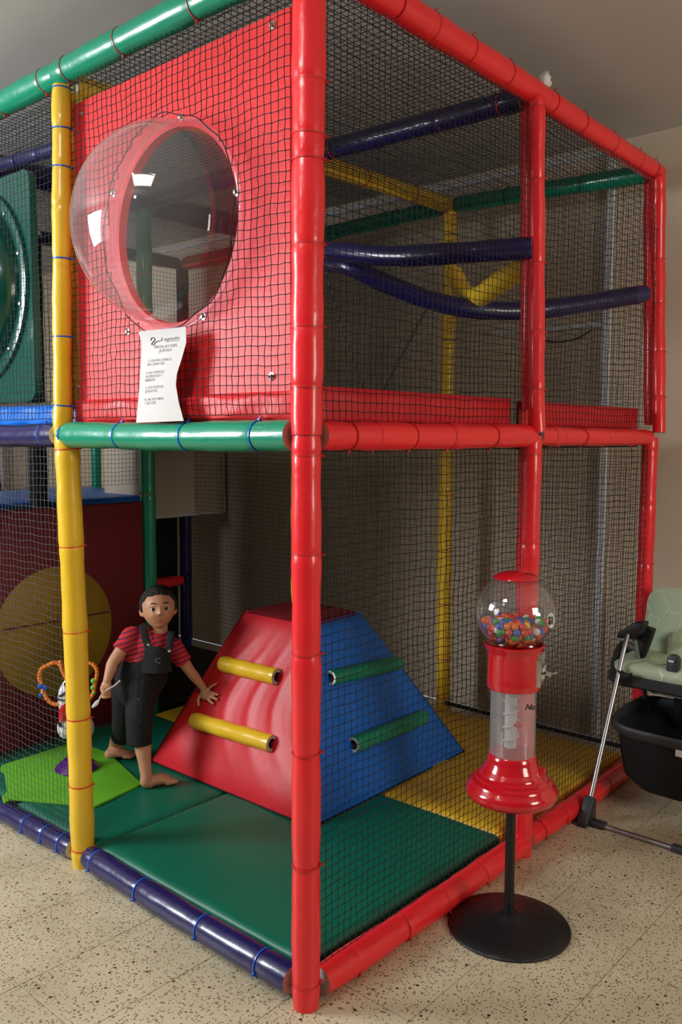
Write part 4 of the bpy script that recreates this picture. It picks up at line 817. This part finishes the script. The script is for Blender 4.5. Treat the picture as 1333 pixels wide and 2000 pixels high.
# head
HCn = dep(309.5, 1188, 3.95); fd = ray(309.5, 1188); fd = -fd/np.linalg.norm(fd); rl = math.radians(-4)
hr = _r-fd*(_r @ fd); hr /= np.linalg.norm(hr); hu = np.cross(fd, -hr)*-1; hu = np.cross(hr, -fd); hu = hu if hu[2] > 0 else -hu
hr, hu = hr*math.cos(rl)-hu*math.sin(rl), hr*math.sin(rl)+hu*math.cos(rl)
yw = math.radians(5); hr, fd = hr*math.cos(yw)+fd*math.sin(yw)*-1, fd*math.cos(yw)+hr*math.sin(yw)
def hl(x, y, z): return HCn+hr*x+fd*y+hu*z
def headpt(nx, ny, nz, off=0.0):
    x, y, z = .074*nx, .085*ny, .095*nz
    if nz > 0: x *= 1+.05*math.sin(math.pi*nz); y *= 1
    if nz < .1: t = min(1, (.1-nz)/1.1); x *= 1-.30*t**2.2; y = y*(1-.22*t**2) if ny > 0 else y*(1-.5*t**1.2)
    if nz < -.3 and ny > 0: y += .004*(-nz-.3)
    g = lambda cx, cz, sx, sz: math.exp(-((x-cx)/sx)**2-((z-cz)/sz)**2)
    if ny > 0:
        y += .007*g(0, -.008, .007, .014)+.0145*g(0, -.024, .0095, .008)+.005*g(.010, -.028, .006, .005)+.005*g(-.010, -.028, .006, .005)
        y -= .0075*g(.028, -.004, .013, .009)+.0075*g(-.028, -.004, .013, .009)
        y += .004*g(.03, .014, .018, .006)+.004*g(-.03, .014, .018, .006)
        y += .006*g(.036, -.034, .018, .016)+.006*g(-.036, -.034, .018, .016)
        y += .005*g(0, -.050, .017, .006)-.003*g(0, -.0515, .016, .0022)+.004*g(0, -.060, .012, .005)-.003*g(0, -.068, .014, .005)+.006*g(0, -.080, .015, .010)
    r_ = 1+off; return x, y, z
hb = MB(); nu, nv = 72, 56; vs = []; fs = []
for i in range(nv+1):
    ph = math.pi*i/nv
    for j in range(nu): t = 2*math.pi*j/nu; vs.append(hl(*headpt(math.sin(ph)*math.cos(t), math.sin(ph)*math.sin(t), -math.cos(ph))))
for i in range(nv):
    for j in range(nu): j2 = (j+1) % nu; fs.append((i*nu+j, i*nu+j2, (i+1)*nu+j2, (i+1)*nu+j))
body.add(vs, fs)
for s in (-1, 1):      # ears
    e = np.array([hr*.45*s-fd*.9*.6, hu, hr*s]).T
    cc = hl(s*.071, -.008, -.012); a_ = (hr*s*.75-fd*.65); a_ /= np.linalg.norm(a_); tdir = np.cross(a_, hu)
    Re = np.array([a_, tdir, hu]).T; body.sphere(cc+a_*.007, (.0125, .0055, .0215), 14, 10, R=Re); body.sphere(hl(s*.068, -.002, -.022), (.009, .008, .014), 10, 8, R=Re)
bo = fuse(body, .0031, 2, 'body', 'skin', BOY)
for s in (-1, 1):
    ec = hl(s*.0285, .0635, -.0035); b = MB(); b.sphere(ec, .0138, 20, 14); eo = b.build('eye', mat('eye_white', (.62, .58, .54), rough=.2), BOY)
    vd = (fd*1.0+hu*.02); vd /= np.linalg.norm(vd); b = MB(); b.lathe([(0, .0150), (.004, .0145), (.0078, .0124), (.0081, .0112)], ec, 18, vd); b.build('iris', mat('dark_iris', (.018, .009, .006), rough=.1), eo)
    for zz, cur, rad_, nm, m in ((.0045, .0035, .0016, 'upper_eyelid', 'skin'), (-.0095, -.003, .0014, 'lower_eyelid', 'skin')):
        b = MB(); b.tube([ec+fd*(.0125-.005*abs(q)**2)+hr*(.0125*q)+hu*(zz+.0012+cur*(1-q*q)) for q in np.linspace(-1, 1, 9)], [.0012+.0016*(1-abs(q)) for q in np.linspace(-1, 1, 9)], 8); b.build(nm, m, BOY)
    b = MB(); P_ = []
    for q in np.linspace(0, 1, 9):
        x = s*(.014+.03*q); z = .0185+.0035*math.sin(q*math.pi); nz_ = z/.098; yb = .085*math.sqrt(max(0, 1-(x/.071)**2-nz_**2))+.0025; P_.append(hl(x, yb, z))
    b.tube(P_, [(.0008+.0012*math.sin(math.pi*min(1, q*.9+.1)), .0026*math.sin(math.pi*(.15+.8*q))+.0006) for q in np.linspace(0, 1, 9)], 8, side=fd); b.build('eyebrow', 'hair', BOY)
b = MB(); b.tube([hl(x, .0775-16*x*x*.8+.0005, -.0525+.0038*(x/.019)**2) for x in np.linspace(-.019, .019, 9)], [(.0015, .0008+.0028*(1-abs(q))) for q in np.linspace(-1, 1, 9)], 8, side=fd)
b.build('mouth', 'lips', BOY)
hm = MB(); vs = []; fs = []; keep = {}
for i in range(nv+1):
    ph = math.pi*i/nv
    for j in range(nu):
        t = 2*math.pi*j/nu; n_ = (math.sin(ph)*math.cos(t), math.sin(ph)*math.sin(t), -math.cos(ph)); x, y, z = headpt(*n_)
        line = .054+.006*math.cos(x*40)+.0015*math.sin(x*300) if y > .0 else -.03
        if abs(x) > .045 and y > 0: line = .060-(abs(x)-.045)*1.3-(.042 if y < .02 else 0)
        if y <= 0: line = -.0-.055*min(1, -y/.05)
        hgt = max(0.0, min(1.0, (z-line)/.012)); o_ = 0.0005+.010*hgt*(1+.25*math.sin(j*2.7)*math.sin(i*3.1)) if z > line-.002 else -.008
        vs.append(hl(x+n_[0]*o_, y+n_[1]*o_, z+n_[2]*o_*1.15))
for i in range(nv):
    for j in range(nu): j2 = (j+1) % nu; fs.append((i*nu+j, i*nu+j2, (i+1)*nu+j2, (i+1)*nu+j))
hm.add(vs, fs); hm.build('hair', 'hair', BOY, label='short black hair')
# shirt
sh = MB()
limb(sh, [neckb-uu*.022+ff*.0, chest, waist, lerp(waist, hip, .3)], [(.088, .056), (.110, .074), (.106, .078), (.104, .078)], side=rr)
limb(sh, [chest+uu*.03-rr*.03, shR, lerp(shR, elR, .35), lerp(shR, elR, .58)], [.045, .041, .043, .046], end=False)
limb(sh, [chest+uu*.0+rr*.03, shL, lerp(shL, elL, .35), lerp(shL, elL, .64)], [.045, .041, .040, .042], end=False)
limb(sh, [neckb-uu*.03, neckb-uu*.006], [.055, .043])
fuse(sh, .0045, 3, 'shirt', 'shirt', BOY, 'red short sleeved shirt with thin dark stripes')
# overalls
ov = MB()
limb(ov, [lerp(chest, waist, .62)+rr*.012, waist+rr*.006, hip], [(.098, .082), (.116, .09), (.112, .088)], side=rr)
limb(ov, [hip, hipL, lerp(hipL, knL, .5), knL, dep(272.5, 1455, 3.85)], [.08, .079, .068, .061, .056], end=False)
limb(ov, [hip, hipR, lerp(hipR, knR, .5), knR, dep(239, 1440, 4.14)], [.08, .079, .068, .058, .054], end=False)
ovo = fuse(ov, .005, 3, 'overalls', 'denim', BOY, 'black knee length overalls')
fz_ = -.088
bibP = [(284, 1256), (334, 1268), (336, 1312), (276, 1314)]
b = MB(); A_ = [dep(x, y, 3.875) for x, y in bibP]
b.grid(lambda u, v: lerp(lerp(A_[0], A_[1], u), lerp(A_[3], A_[2], u), v)-ff*.022*math.sin(math.pi*u), 14, 14); b.grid(lambda u, v: lerp(lerp(A_[0], A_[1], u), lerp(A_[3], A_[2], u), v)-ff*(.022*math.sin(math.pi*u)-.006), 14, 14)
bibo = b.build('bib', 'denim', BOY, label='black overall bib with stitched letter')
vs_, fs_ = text_verts('C', 1.0); b = MB(); b.add([dep(302+x*17, 1294-y*15+x*3, 3.848) for x, y, z in vs_], fs_); b.build('stitched_letter', mat('grey_stitching', (.09, .09, .10), rough=.8), bibo, smooth=False)
for P_ in ([dep(289, 1259, 3.868), dep(285, 1248, 3.875), dep(281, 1232, 3.885), dep(278, 1222, 3.93), dep(277, 1220, 3.985)], [dep(330, 1268, 3.868), dep(332, 1254, 3.878), dep(334, 1240, 3.89), dep(334, 1233, 3.95)]):
    b = MB(); b.tube(smoothpath(P_, 5), [(.017, .004)]*((len(P_)-1)*5+1), 10, side=rr); b.build('shoulder_strap', 'denim', BOY)
for x, y in ((290, 1258), (331, 1270.5)):
    b = MB(); b.lathe([(0, 0), (.0075, 0), (.0075, .003), (0, .0045)], dep(x, y, 3.862), 14, -ff); b.build('button', 'chrome', bibo)
b = MB(); b.tube(smoothpath([dep(256, 1377, 3.852), dep(263, 1384, 3.838), dep(273, 1387, 3.83), dep(283, 1393, 3.835)], 5), [(.0035, .003)]*16, 8); b.build('pocket_trim', 'whiteplastic', ovo, label='white curved pocket piping')
b = MB(); b.grid(lambda u, v: dep(262+20*u+2*v, 1362+5*u+22*v, 3.848-.012*math.sin(math.pi*u)), 6, 6); b.build('pocket', mat('brown_pocket_patch', (.05, .03, .015), rough=.8), ovo, label='dark brown pocket patch')
# utensil in the right fist
b = MB(); b.tube(smoothpath([dep(235, 1329, 3.83), dep(224, 1339, 3.825), dep(210, 1347, 3.815), dep(199, 1357, 3.82), dep(192, 1370, 3.83)], 5), [(.0035, .0022)]*21, 8)
b.tube(smoothpath([dep(193, 1368, 3.83), dep(188, 1374, 3.832), dep(180, 1382, 3.835)], 4), [(.004, .002), (.006, .002), (.008, .002), (.0095, .002), (.0095, .002), (.009, .002), (.0075, .002), (.0065, .002), (.004, .001)], 8, side=rr)
tag(b.build('plastic_spoon', 'whiteplastic'), "white curved plastic spoon held in the boy's right fist", 'spoon')
